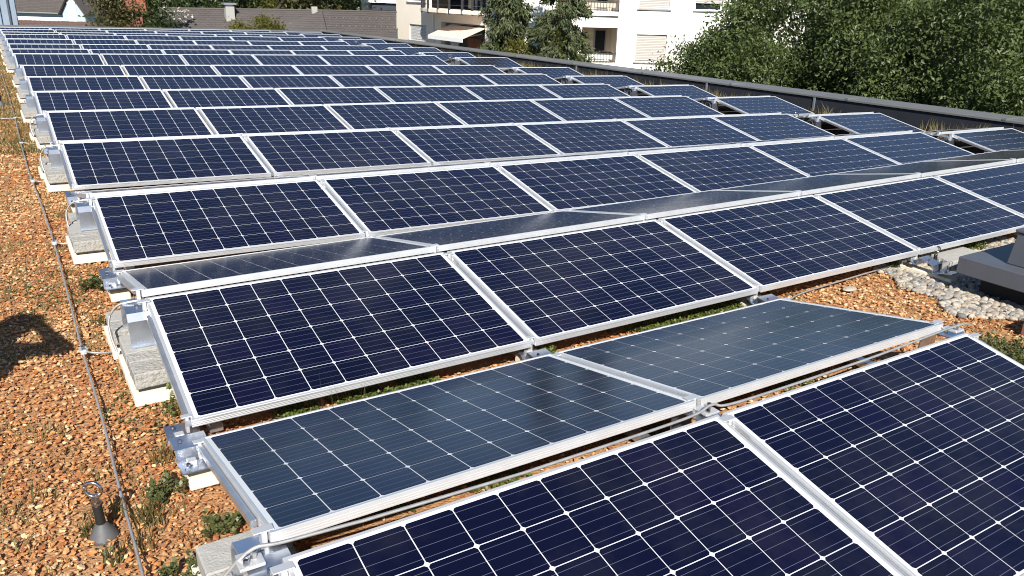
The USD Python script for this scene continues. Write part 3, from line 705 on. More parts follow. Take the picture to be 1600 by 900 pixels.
for _ in range(9000):
    x, y = r.uniform(-0.9, 0.0), r.uniform(-2.2, 9.0)
    if meshkit.fbm(np.array([x * 1.9, y * 1.9, 0.7]), 3, 21) > 0.60: mo.append((x, y, float(zroof(x, y)) - 0.008))
tag(obj('moss_cover', rosettes(mo, 78, 0.011, 7, 0.022).get(), SEDUM_DARK), 'olive moss and tiny sedum sprouting between the chips of the gravel strip', 'moss', kind='stuff')
tag(obj('sedum_cover', rosettes(pts, 77, 0.014, 8, 0.045).get(), SEDUM), 'low green sedum ground cover under and between the near rows', 'sedum', kind='stuff')
m = MB(); r = np.random.default_rng(12)
for _ in range(900):
    x, y = r.uniform(-0.9, 0.0), r.uniform(-2.3, 9.0)
    if meshkit.fbm(np.array([x * 1.6, y * 1.6, 0.3]), 3, 8) > 0.47:
        b = blades(int(r.integers(4, 12)), 0.05, 0.055, int(r.integers(1e6)), 0.0022, 0.9); v, f = b.get(); m.add(v + [x, y, float(zroof(x, y))], f)
for _ in range(800):
    x, y = r.uniform(-0.8, -0.12), 6.0 + 24 * r.random() ** 1.3
    b = blades(14, 0.14, 0.07, int(r.integers(1e6)), 0.005, 0.9); v, f = b.get(); m.add(v + [x, y, float(zroof(x, y))], f)
for _ in range(40):
    x, y = r.uniform(3.4, 4.9), r.uniform(-2.0, -0.9)
    b = blades(8, 0.06, 0.05, int(r.integers(1e6)), 0.003, 0.9); v, f = b.get(); m.add(v + [x, y, float(zroof(x, y))], f)
tag(obj('dry_grass_cover', m.get(), DRYGRASS), 'sparse dry grass growing in the orange gravel', 'grass', kind='stuff')
m = MB()
for _ in range(800):
    y = 1.0 + 24 * r.random() ** 1.3
    if meshkit.noise(np.array([0.2, y * 0.9, 0.1]), 6) < 0.42: continue
    x = r.uniform(12.35, 12.9)
    b = blades(9, 0.07, r.uniform(0.14, 0.36), int(r.integers(1e6)), 0.004, 0.7); v, f = b.get(); m.add(v + [x, y, float(zroof(x, y))], f)
tag(obj('parapet_weeds', m.get(), DRYGRASS), 'yellow weeds and grass growing along the foot of the right parapet', 'grass', kind='stuff')

# ------------------------------------------------------------------ parapets, the building below
zc = lambda y: -0.188 - 0.0097 * y
def parapet_piece(y0, y1, x0=13.02, x1=13.60):
    v = []
    for y in (y0, y1):
        c = zc(y)
        v += [(x0, y, c - 0.03), (x0, y, c), (x0 + 0.01, y, c + 0.008), (x1 - 0.01, y, c + 0.022), (x1, y, c + 0.012), (x1, y, c - 0.07)]
    f = [(i, i + 1, 6 + i + 1, 6 + i) for i in range(5)]
    return MB().add(v, f).add(v, [(0, 5, 4, 3), (0, 3, 2, 1), (6, 7, 8, 9), (6, 9, 10, 11)])
t = thing('roof_parapet', 'dark parapet with a pale grey metal cap along the right edge of the roof', 'parapet')
w = []
for y in (-9.0, 34.6): w += [(13.05, y, -1.2), (13.05, y, zc(y) - 0.012), (13.5, y, zc(y) - 0.012), (13.5, y, -1.2)]
obj('inner_wall', MB().add(w, [(0, 1, 5, 4), (1, 2, 6, 5), (2, 3, 7, 6), (0, 3, 2, 1), (4, 5, 6, 7)]).get(), SKIRT, t)
for a in np.arange(-9, 34.5, 2.9): obj('cap_sheet', parapet_piece(a + 0.003, min(a + 2.9, 34.6)).get(), CAP, t)
for a in np.arange(-7.4, 34, 2.9):
    obj('cap_joint', MB().box(13.012, 13.61, a + 1.27, a + 1.33, zc(a) - 0.02, zc(a) - 0.008 + 0.02).get(), CAP, t)
for y in (6.2, 9.1, 14.0, 27.9):
    obj('bracket', MB().box(13.028, 13.048, y, y + 0.05, zc(y) - 0.30, zc(y) - 0.035, 0.003).get(), ALU_DULL, t)
t = thing('roof_parapet', 'low dark parapet with a thin grey cap closing the far end of the roof', 'parapet')
w = []
for x in (-6.0, 12.94): w += [(x, 33.95, -1.2), (x, 33.95, -0.350 - 0.0145 * x), (x, 34.45, -0.350 - 0.0145 * x), (x, 34.45, -1.2)]
obj('inner_wall', MB().add(w, [(0, 4, 5, 1), (1, 5, 6, 2), (2, 6, 7, 3), (0, 1, 2, 3), (4, 7, 6, 5)]).get(), SKIRT, t)
w = []
for x in (-6.0, 12.93): z = -0.335 - 0.0145 * x; w += [(x, 33.90, z - 0.04), (x, 33.90, z), (x, 34.50, z + 0.012), (x, 34.50, z - 0.05)]
obj('cap_sheet', MB().add(w, [(0, 4, 5, 1), (1, 5, 6, 2), (2, 6, 7, 3), (0, 1, 2, 3), (4, 7, 6, 5)]).get(), CAP, t)
t = thing('flat_roof_building', 'plain walls of the building that carries the solar roof', 'building')
obj('wall', MB().box(-6.0, 13.48, -9.0, 34.4, -8.0, -1.25).get(), RENDER_WHITE, t)
tag(obj('ground', (np.array([(-400, -400, -8.0), (400, -400, -8.0), (400, 400, -8.0), (-400, 400, -8.0)]), np.array([(0, 1, 2, 3)])), LAWN), kind='structure')

# ------------------------------------------------------------------ apartment building
KX, KY = 21.04, 32.01
def wall_frame(yaw):             # local x along the wall, y out of the wall, z up
    t = np.array([math.sin(yaw), math.cos(yaw), 0]); n = np.array([-t[1], t[0], 0])
    return t, n
def facade(m_, t, holes, x0, x1, z0, z1, depth, parent, name='wall'):
    """wall panel with rectangular openings, as one mesh"""
    from shapely.geometry import box as sbox
    g = sbox(x0, z0, x1, z1)
    for h in holes: g = g.difference(sbox(*h))
    b = MB()
    for p in (g.geoms if hasattr(g, 'geoms') else [g]):
        e = trimesh.creation.extrude_polygon(p, depth, engine='earcut')
        b.add(np.stack([e.vertices[:, 0], e.vertices[:, 2] - depth, e.vertices[:, 1]], 1), e.faces[:, ::-1])
    obj(name, b.get(), m_, parent)
def shutter_window(parent, x0, x1, z0, z1, drop, m_, glass=True):
    w = obj('window', MB().box(x0, x0 + 0.06, -0.2, -0.12, z0, z1).box(x1 - 0.06, x1, -0.2, -0.12, z0, z1).box(x0 + 0.06, x1 - 0.06, -0.2, -0.12, z0, z0 + 0.06).box(x0 + 0.06, x1 - 0.06, -0.2, -0.12, z1 - 0.06, z1).get(), WHITE, parent)
    obj('pane', MB().box(x0 + 0.06, x1 - 0.06, -0.19, -0.17, z0 + 0.06, z1 - 0.06).get(), GLASS, w)
    z, n = z1, 0
    while z > z0 + (1 - drop) * (z1 - z0) + 0.03:
        obj('slat', MB().box(x0 + 0.02, x1 - 0.02, -0.11, -0.075 + 0.008 * (n % 2), z - 0.075, z - 0.004, 0.006).get(), m_, w); z -= 0.08; n += 1
    obj('sill', MB().box(x0 - 0.08, x1 + 0.08, -0.14, 0.07, z0 - 0.06, z0 - 0.003, 0.006).get(), TRIM, w)
    return w
def house_xf(yaw, flip=False):
    t, n = wall_frame(yaw)
    return mat4(t, n, (0, 0, 1), (KX, KY, 0))
# left wing: runs away from the corner, seen at a slant; its outside faces -x
A = math.radians(-3)
t_ = np.array([math.sin(A), math.cos(A), 0]); n_ = np.array([-math.cos(A), math.sin(A), 0])
L = thing('apartment_block', 'cream rendered apartment wing with balcony and salmon awning, left of the conifers', 'building', mat4(t_, n_, (0, 0, 1), (KX, KY, 0)))
facade(RENDER_CREAM, None, [(6.64, -1.30, 8.67, -0.43), (6.68, 0.80, 8.79, 2.0), (0.6, -2.6, 5.0, -0.16), (0.5, 0.48, 6.5, 2.7)], 0, 10.25, -8, 3.6, 0.3, L)
obj('rear_wall', MB().box(0.02, 10.0, -6.2, -6.0, -7.95, 3.58).get(), RENDER_CREAM, L)
obj('end_wall', MB().box(10.05, 10.25, -6.2, -0.305, -8, 3.6).get(), RENDER_CREAM, L)
obj('roof', MB().box(-0.4, 10.6, -6.6, 0.5, 3.6, 3.85).get(), TRIM, L)
shutter_window(L, 6.64, 8.67, -1.30, -0.43, 0.93, SHUTTER)
shutter_window(L, 6.68, 8.79, 0.80, 2.0, 0.6, SHUTTER)
d_ = obj('terrace_door', MB().box(0.6, 5.0, -0.62, -0.5, -0.27, -0.165).box(0.6, 0.7, -0.62, -0.5, -2.6, -0.27).box(3.9, 4.02, -0.62, -0.5, -2.6, -0.27).box(4.9, 5.0, -0.62, -0.5, -2.6, -0.27).get(), TRIM, L)
obj('pane', MB().box(0.7, 3.9, -0.60, -0.57, -2.6, -0.27).get(), GLASS, d_)
obj('panel', MB().box(4.02, 4.9, -0.60, -0.56, -2.6, -0.27).get(), SHUTTER, d_)
obj('curtain', MB().box(1.7, 3.1, -0.565, -0.545, -2.6, -0.9).get(), BRICKRED, d_)
v = np.array([(0.7, -0.1, -0.28), (4.2, -0.1, -0.28), (4.2, 1.25, -0.78), (0.7, 1.25, -0.78)]); v2 = v - [0, 0, 0.03]
a_ = obj('awning', MB().add(np.vstack([v, v2]), [(0, 1, 2, 3), (7, 6, 5, 4), (0, 4, 5, 1), (1, 5, 6, 2), (2, 6, 7, 3), (3, 7, 4, 0)]).get(), AWNING, L)
obj('valance', MB().box(0.7, 4.2, 1.255, 1.275, -0.98, -0.78).get(), WHITE, a_)
for x in (0.95, 3.95): obj('awning_arm', MB().tube([(x, -0.05, -0.58), (x + 0.2, 0.7, -0.73), (x, 1.23, -0.82)], 0.025, 6).get(), WHITE, a_)
obj('balcony_slab', MB().prism([(0.5, -0.3), (6.5, -0.3), (6.5, 0.15), (6.0, 0.75), (4.2, 1.2), (2.4, 1.2), (1.0, 0.8), (0.5, 0.2)], 0.36, 0.52, 'z').get(), RENDER_CREAM, L)
obj('balcony_back', MB().box(0.5, 6.5, -1.6, -1.5, 0.52, 2.7).get(), GLASS, L)
for x in (2.1, 3.6, 5.0): obj('mullion', MB().box(x, x + 0.22, -1.495, -1.44, 0.52, 2.7).get(), TRIM, L)
bp = np.array([(6.42, 0.18), (5.95, 0.70), (4.2, 1.14), (2.4, 1.14), (1.05, 0.75), (0.6, 0.2)])
rl = obj('railing', MB().tube([(x, y, 1.45) for x, y in bp], 0.03, 6).tube([(x, y, 1.05) for x, y in bp], 0.015, 5).tube([(x, y, 0.75) for x, y in bp], 0.015, 5).get(), RAIL, L)
for q in np.linspace(0, 1, 9):
    s_ = q * (len(bp) - 1); i_ = min(int(s_), len(bp) - 2); x, y = bp[i_] + (bp[i_ + 1] - bp[i_]) * (s_ - i_)
    obj('post', MB().box(x - 0.016, x + 0.016, y - 0.01, y + 0.10, 0.30, 1.45).get(), RAIL, rl)
obj('downpipe', MB().tube([(5.75, 0.06, -7.9), (5.75, 0.06, 0.30)], 0.045, 8).get(), WHITE, L)
obj('wall_lamp', MB().box(0.30, 0.46, 0.01, 0.22, 0.25, 0.45, 0.02).get(), TRIM, L)
# right wing: faces the viewer and the sun
Bq = math.radians(118.7)
t_ = np.array([math.sin(Bq), math.cos(Bq), 0]); n_ = np.array([t_[1], -t_[0], 0])
if n_ @ (CAM - np.array([KX, KY, 0])) < 0: n_ = -n_
flipx = np.cross(t_, n_)[2] < 0
# local x runs from the corner to the right (left-handed with an outward y), so the wing is built mirrored: x -> -x
R = thing('apartment_block', 'bright white apartment wing with stacked balconies, between the conifers and the big leafy trees', 'building', mat4(-t_, n_, (0, 0, 1), (KX, KY, 0)))
facade(RENDER_WHITE, None, [(-6.36, -1.75, -4.55, -0.07), (-6.36, 0.70, -4.55, 2.5), (-8.91, 0.88, -7.35, 2.1), (-11.6, 0.88, -10.2, 2.1), (-8.91, -1.7, -7.35, -0.34)], -16, -0.31, -8, 3.6, 0.3, R)
obj('roof', MB().box(-16.4, -0.2, -6.6, 0.45, 3.6, 3.85).get(), TRIM, R)
obj('rear_wall', MB().box(-16, -0.35, -6.4, -6.2, -7.98, 3.58).get(), RENDER_WHITE, R)
obj('side_wall', MB().box(-16, -15.8, -6.19, -0.305, -7.97, 3.57).get(), RENDER_WHITE, R)
shutter_window(R, -8.91, -7.35, 0.88, 2.1, 0.97, SHUTTER_W)
shutter_window(R, -11.6, -10.2, 0.88, 2.1, 0.72, SHUTTER_W)
shutter_window(R, -8.91, -7.35, -1.7, -0.34, 0.95, SHUTTER_W)
for z0, z1 in ((-1.86, -0.07), (0.62, 2.5)):
    obj('balcony_wall', MB().box(-6.5, -4.4, -1.9, -1.8, z0, z1 + 0.02).box(-6.46, -6.37, -1.79, -0.301, z0, z1 + 0.02).box(-4.54, -4.44, -1.79, -0.301, z0, z1 + 0.02).get(), RENDER_TAN, R)
    obj('balcony_ceiling', MB().box(-6.36, -4.55, -1.79, -0.301, z1 - 0.0, z1 + 0.05).get(), RENDER_TAN, R)
    obj('balcony_slab', MB().box(-6.36, -4.55, -1.79, 0.12, z0 - 0.12, z0 + 0.08).get(), RENDER_WHITE, R)
    dd = obj('balcony_door', MB().box(-6.1, -5.45, -1.795, -1.72, z0 + 0.1, z0 + 1.66).get(), TRIM, R)
    obj('pane', MB().box(-6.03, -5.52, -1.715, -1.70, z0 + 0.2, z0 + 1.58).get(), GLASS, dd)
    rl = obj('railing', MB().box(-6.34, -4.5, 0.07, 0.11, z0 + 0.52, z0 + 0.57).box(-6.34, -4.5, 0.08, 0.10, z0 + 0.14, z0 + 0.17).get(), RAIL, R)
    for x in np.arange(-6.34, -4.45, 0.155): obj('bar', MB().box(x, x + 0.02, 0.08, 0.10, z0 + 0.02, z0 + 0.52).get(), RAIL, rl)
    obj('planter', MB().box(-6.2, -4.7, -0.1, 0.06, z0 + 0.25, z0 + 0.50, 0.02).get(), WHITE if z0 < 0 else RENDER_TAN, R)
tw = thing('balcony_flowers', 'red and green flowers in the planter of the lower white balcony', 'flowers', mat4(-t_, n_, (0, 0, 1), (KX, KY, 0)))
r = np.random.default_rng(51); fp = np.stack([r.uniform(-6.15, -4.75, 60), r.uniform(-0.08, 0.05, 60), np.full(60, -1.36)], 1)
obj('leaves', rosettes(fp, 51, 0.09, 7, 0.10).get(), LEAF_BROWN, tw)
obj('blossoms', rosettes(fp[::3], 52, 0.07, 5, 0.16).get(), BRICKRED, tw)

# ------------------------------------------------------------------ trees
def leaves(centres, normals, size, r, asp=0.5, fold=0.25, jitter=0.45):
    n = len(centres)
    d = r.normal(size=(n, 3)); d[:, 2] -= 0.35; d /= np.linalg.norm(d, axis=1, keepdims=True)
    nn = normals + jitter * r.normal(size=(n, 3)); s = np.cross(d, nn); s /= np.linalg.norm(s, axis=1, keepdims=True) + 1e-9
    up = np.cross(s, d); L = size * r.uniform(0.6, 1.35, (n, 1))
    v = np.stack([centres, centres + d * L * 0.42 + s * L * asp * 0.5 + up * L * fold * 0.4, centres + d * L, centres + d * L * 0.42 - s * L * asp * 0.5 + up * L * fold * 0.4], 1).reshape(-1, 3)
    b = np.arange(n)[:, None] * 4
    return v, np.vstack([b + [0, 1, 2], b + [0, 2, 3]])

def limbs(m, p, d, L, rad, depth, r):
    k = 5; pts = [p]; dd = d.copy()
    for _ in range(k):
        dd = dd + r.normal(0, 0.12, 3) + [0, 0, 0.04]; dd /= np.linalg.norm(dd); pts.append(pts[-1] + dd * L / k)
    m.tube(pts, np.linspace(rad, rad * 0.55, k + 1), 6, False)
    if depth:
        for q in range(3 if depth > 1 else 2):
            a = r.uniform(0, 2 * PI); s = np.array([math.cos(a), math.sin(a), 0.35]); nd = dd * 0.5 + s * 0.75; nd /= np.linalg.norm(nd)
            limbs(m, pts[-1 - (q % 2)], nd, L * 0.5, rad * 0.52, depth - 1, r)

def broad_tree(name, label, base, top, rx, ry, m_, n, size, seed, nl=26, group=None, skirt=0.15, cat='tree'):
    """leafy tree: trunk with limbs; the crown is many leaf sprays on lobes spread through an ellipsoid"""
    r = np.random.default_rng(seed); bx, by, bz = base
    H = top - bz
    t = thing(name, label, cat, base, group)
    m = MB(); limbs(m, np.array([0, 0, -0.3]), np.array([0, 0, 1.0]), H * 0.38, max(0.05, 0.028 * H), 2, r)
    obj('trunk', m.get(), BARK, t, smooth=True)
    z0, z1 = H * skirt, H
    lobes = []
    while len(lobes) < nl:
        p = r.uniform(-1, 1, 3)
        if 0.40 < np.linalg.norm(p) < 0.88: lobes.append(p)
    lobes = np.array(lobes); lr = r.uniform(0.22, 0.38, nl)
    # two levels: sprays sit on the lobes, leaves on the sprays
    ns = max(20, n // 40); pick = r.integers(0, nl, ns)
    dirs = r.normal(size=(ns, 3)); dirs[:, 2] += 0.65; dirs /= np.linalg.norm(dirs, axis=1, keepdims=True)
    q = lobes[pick] + dirs * lr[pick][:, None] * (1 - 0.45 * r.random((ns, 1)) ** 2.5)
    q /= np.maximum(1, np.linalg.norm(q, axis=1, keepdims=True) / 0.97)
    S = q * [rx, ry, (z1 - z0) / 2] + [0, 0, (z0 + z1) / 2]
    w = r.integers(0, ns, n); sp = 2.1 * size * r.uniform(0.6, 1.35, (ns, 1))
    off = r.normal(size=(n, 3)) * sp[w] * [1, 1, 0.55]; off[:, 2] -= 0.25 * np.linalg.norm(off[:, :2], axis=1)
    P = S[w] + off
    nrm = dirs[w] * 0.8 + [0, 0, 0.6] + 0.35 * r.normal(size=(ns, 3))[w]
    obj('crown', leaves(P, nrm, size, r), m_, t)
    return t

Gz = -8.0
big = [((21.9, 18.4, Gz), 0.75, 1.75, 1.9, 28000, 0.12, 'lower bushy broad-leaved tree directly right of the white building'),
       ((22.15, 15.25, Gz), 2.3, 2.5, 2.4, 44000, 0.12, 'leafy tree, second of the big trees right of the white building'),
       ((22.4, 12.1, Gz), 2.7, 2.5, 2.4, 44000, 0.12, 'dense leafy tree behind the right parapet, third of the big trees'),
       ((21.85, 8.9, Gz), 2.7, 2.3, 2.2, 44000, 0.115, 'leafy tree near the upper right corner, fourth of the big trees'),
       ((21.65, 6.3, Gz), 2.7, 2.1, 2.1, 38000, 0.11, 'large leafy tree at the upper right corner, nearest of the big trees'),
       ((26.6, 18.6, Gz), 3.2, 2.8, 2.8, 14000, 0.18, 'leafy tree rising behind the gap of the first two big trees'),
       ((28.4, 14.2, Gz), 3.6, 3.2, 3.2, 14000, 0.19, 'dark leafy tree deep behind the third big tree'),
       ((28.3, 10.2, Gz), 3.6, 3.2, 3.2, 14000, 0.19, 'dark leafy tree deep behind the fourth big tree'),
       ((28.4, 6.6, Gz), 3.6, 3.0, 3.0, 10000, 0.19, 'shaded leafy tree deep behind the upper right corner')]
for i, (b, top, rx, ry, n, sz, lab) in enumerate(big):
    broad_tree('leafy_tree', lab, b, top, rx, ry, LEAF, n, sz, 60 + i, nl=30, group='big leafy trees behind the right parapet', skirt=0.28)

def conifer(label, base, top, rad, n, seed, size, slim=1.0, m_=NEEDLE, zlow=-4.5):
    r = np.random.default_rng(seed); H = top - base[2]
    t = thing('conifer', label, 'tree', base, 'conifers before the apartment building')
    m = MB().tube([(0, 0, -0.3), (0.05, 0.0, H * 0.5), (0, 0.03, H)], [0.24, 0.16, 0.02], 8, False)
    P, D = [], []
    z = zlow - base[2]
    while z < H - 0.3:
        q = 1 - (z / H) ** 1.6; R = rad * (0.25 + 0.85 * q) * r.uniform(0.8, 1.12)
        for b_ in range(int(5 + 3 * q)):
            a = r.uniform(0, 2 * PI); Lb = R * r.uniform(0.6, 1.1); d = np.array([math.cos(a), math.sin(a), 0])
            zz = z + r.uniform(-0.15, 0.15)
            tip = d * Lb + [0, 0, zz - 0.28 * Lb]
            pts = bez([np.array([0, 0, zz]), d * Lb * 0.5 + [0, 0, zz + 0.02], tip, tip + d * 0.12 + [0, 0, 0.06]], 4)
            m.tube(pts, np.linspace(0.03, 0.008, len(pts)), 4, False)
            k = max(6, int(1.9 * n * Lb))
            u = r.random(k) ** 0.7
            c = pts[(u * (len(pts) - 1)).astype(int)] + r.normal(0, [0.10, 0.10, 0.05], (k, 3))
            c[:, 2] -= np.abs(r.normal(0, 0.16, k)) * slim
            P.append(c); D.append(d * 0.5 + r.normal(0, 0.5, (k, 3)) + [0, 0, -0.75 * slim])
        z += r.uniform(0.24, 0.36)
    obj('trunk', m.get(), BARK, t, smooth=True)
    P, D = np.vstack(P), np.vstack(D); D /= np.linalg.norm(D, axis=1, keepdims=True)
    s = np.cross(D, r.normal(size=D.shape)); s /= np.linalg.norm(s, axis=1, keepdims=True); L = size * r.uniform(0.6, 1.4, (len(P), 1))
    v = np.stack([P, P + D * L * 0.45 + s * L * 0.13, P + D * L, P + D * L * 0.45 - s * L * 0.13], 1).reshape(-1, 3); b = np.arange(len(P))[:, None] * 4
    obj('crown', (v, np.vstack([b + [0, 1, 2], b + [0, 2, 3]])), m_, t)
conifer('slim dark conifer with hanging twigs at the corner of the cream wing', (19.0, 27.4, Gz), 7.5, 1.15, 120, 81, 0.21, 1.0)
conifer('broad spruce with drooping branch tiers before the white wing', (20.45, 25.2, Gz), 6.0, 1.6, 95, 82, 0.21, 0.8)
conifer('narrow yellow green thuja column at the foot of the broad spruce', (19.95, 24.9, Gz), 0.35, 0.55, 150, 83, 0.16, -0.6, THUJA)
for i, (x, y, top, lab) in enumerate(((18.75, 26.0, -0.45, 'low bright shrub between the two conifers'), (19.45, 25.6, -0.25, 'rounded green shrub left of the thuja column'), (20.9, 24.0, -0.75, 'dark low shrub below the lower white balcony'))):
    broad_tree('shrub', lab, (x, y, Gz), top, 1.0, 1.0, LEAF_YELLOW if i < 2 else LEAF, 3800, 0.13, 90 + i, nl=14, skirt=0.5, group='shrubs below the conifers', cat='shrub')

# ------------------------------------------------------------------ long shingled roof in the background
def slope(name, p00, p10, p01, p11, cols, rows, th, m_, parent, kind='stuff', seed=0):
    """shingle courses on the quad eave p00-p10, ridge p01-p11: real lapped pieces joined in one part"""
    r = np.random.default_rng(seed); P = [np.asarray(p, float) for p in (p00, p10, p01, p11)]
    nrm = np.cross(P[1] - P[0], P[2] - P[0]); nrm /= np.linalg.norm(nrm)
    if nrm[2] < 0: nrm = -nrm
    at = lambda u, v: (P[0] * (1 - u) + P[1] * u) * (1 - v) + (P[2] * (1 - u) + P[3] * u) * v
    m = MB()
    m.add([P[0] - nrm * 0.03, P[1] - nrm * 0.03, P[3] - nrm * 0.03, P[2] - nrm * 0.03], [(0, 1, 2, 3)])
    for j in range(rows):
        for i in range(-1, cols + 1):
            u0, u1 = (i + 0.5 * (j % 2) + 0.03) / cols, (i + 1 + 0.5 * (j % 2) - 0.03) / cols
            u0, u1 = max(u0, 0), min(u1, 1)
            if u1 - u0 < 0.1 / cols: continue
            v0, v1 = (j + r.normal(0, 0.03)) / rows, min(1, (j + 1.12) / rows); v0 = max(v0, 0)
            h = th * r.uniform(0.7, 1.4)
            a, b, c, d = at(u0, v0), at(u1, v0), at(u1, v1), at(u0, v1)
            m.add([a + nrm * h, b + nrm * h, c, d, a, b], [(0, 1, 2, 3), (4, 5, 1, 0)])
    o = obj(name, m.get(), m_, parent); tag(o, kind=kind); return o
S = thing('shingled_house', 'long house with a dark brown shingled roof behind the far parapet', 'house')
e0, e1, r0, r1 = (6.4, 39.6, -2.6), (14.4, 36.2, -2.6), (7.65, 44.15, 0.10), (15.3, 40.45, 0.21)
slope('roof_shingles', e0, e1, r0, r1, 34, 26, 0.022, SHINGLE, S, seed=1)
e2, r2 = (17.0, 34.6, -2.7), (19.95, 41.0, 0.18)
slope('roof_shingles', (14.43, 36.2, -2.6), e2, (15.33, 40.45, 0.21), r2, 22, 26, 0.022, SHINGLE, S, seed=2)
obj('wall', MB().prism([(6.7, 40.2), (14.4, 36.9), (16.9, 35.3), (19.6, 40.9), (15.3, 40.3), (7.7, 43.9)], -8, -2.7, 'z').get(), RENDER_CREAM, S)
v = np.array([e0, r0, (7.9, 45.5, -2.6)]); obj('gable', MB().add(v, [(0, 1, 2), (0, 2, 1)]).get(), GREYTILE, S)
ridge = MB().tube([np.array(r0) + [0, 0, 0.02], np.array(r1) + [0, 0, 0.02], np.array(r2) + [0, 0, 0.02]], 0.06, 6); obj('ridge_cap', ridge.get(), GREYTILE, S)
hk = MB(); r = np.random.default_rng(3)
E0, E1, R0, R1, E2, R2 = map(np.array, (e0, e1, r0, r1, e2, r2))
for (a, b, c, d, n) in ((E0, E1, R0, R1, 17), (E1, E2, R1, R2, 11)):
    for vv in (0.72, 0.86) if n == 11 else (0.70,):
        for i in range(n):
            u = (i + 0.5 + 0.25 * (vv > 0.8)) / n; p = (a * (1 - u) + b * u) * (1 - vv) + (c * (1 - u) + d * u) * vv
            o = obj('snow_hook', MB().tube([p + [0, 0, 0.03], p + [0.04, -0.02, 0.10], p + [0.02, -0.06, 0.05]], 0.013, 5).get(), ALU_DULL, S)
ch = obj('chimney', MB().box(10.5, 10.95, 41.7, 42.1, -0.8, 0.35, 0.01).get(), CONCRETE, S)
obj('chimney_cap', MB().box(10.4, 11.05, 41.6, 42.2, 0.40, 0.50, 0.01).box(10.55, 10.9, 41.75, 42.05, 0.35, 0.40).get(), ALU_DULL, ch)
obj('vent_pipe', MB().box(14.75, 15.05, 40.45, 40.65, 0.0, 0.42, 0.01).get(), CONCRETE, S)
for i, (x, y, top, n, lab) in enumerate(((10.35, 37.6, -0.22, 900, 'small yellow green bush tip before the shingled roof, left of a pair'), (11.25, 37.2, -0.02, 1500, 'larger yellow green bush before the shingled roof, right of a pair'))):
    broad_tree('bush', lab, (x, y, Gz), top, 0.5 + 0.2 * i, 0.45, LEAF_YELLOW, n * 3, 0.13, 95 + i, nl=12, skirt=0.82, cat='bush')
broad_tree('flowering_shrub', 'shrub with pale blossoms at the left end of the shingled roof', (7.35, 41.6, Gz), 0.25, 0.75, 0.6, LEAF_FAR, 2600, 0.12, 98, nl=12, skirt=0.8, cat='shrub')
r = np.random.default_rng(31)
fl = thing('pale_blossoms', 'clusters of pale blossoms spilling over the left end of the shingled roof', 'flowers', (7.9, 41.9, 0))
bp_ = np.stack([r.normal(0.2, 0.45, 60), r.normal(-0.1, 0.25, 60), r.normal(-0.25, 0.16, 60)], 1); obj('blossoms', rosettes(bp_, 33, 0.11, 9, 0.06).get(), ROSE, fl)

# row of trees behind the shingled roof
rowt = [(8.6, 53, LEAF_FAR, 'dense green tree behind the left end of the shingled roof'), (11.4, 54, LEAF_FAR, 'green tree behind the chimney of the shingled roof'), (14.0, 51, LEAF_FAR, 'round green tree behind the shingled roof, right of the chimney'),
        (16.2, 50, LEAF_YELLOW, 'yellow green tree behind the middle of the shingled roof'), (18.2, 48.5, LEAF_BROWN, 'brownish green tree behind the right part of the shingled roof'), (19.9, 49.5, LEAF_FAR, 'dark green tree left of the green walled house')]
for i, (x, y, m_, lab) in enumerate(rowt):
    broad_tree('background_tree', lab, (x, y, Gz), (6.2, 8.0, 5.4, 7.2, 4.6, 7.8)[i], 2.1, 2.0, m_, 8500, 0.22, 120 + i, nl=24, skirt=0.42, group='trees behind the shingled roof')
for i, (x, y) in enumerate(((13, 160), (11.5, 68), (14, 64), (19, 62), (24, 60), (29, 54), (33, 16.5), (32, 10))):
    broad_tree('background_tree', ['very distant tree top above the red roof', 'far dark tree second from the left', 'far dark tree behind the yellow green tree', 'far dark tree beyond the brownish tree', 'far tree behind the cream wing', 'tree behind the apartment block roof', 'tree beyond the leafy trees', 'tree beyond the nearest leafy trees'][i],
               (x, y, Gz), (9.5 if i < 5 else 4.5 + (i % 2)), 3.6, 3.4, LEAF_FAR, 5200, 0.45, 140 + i, nl=24, skirt=0.25, group='far trees beyond the houses')
broad_tree('background_tree', 'round tree with browning leaves between the red roofs and the shingled roof', (5.7, 44.2, Gz), 1.3, 1.25, 1.2, LEAF_BROWN, 9500, 0.17, 160, nl=26, skirt=0.45)

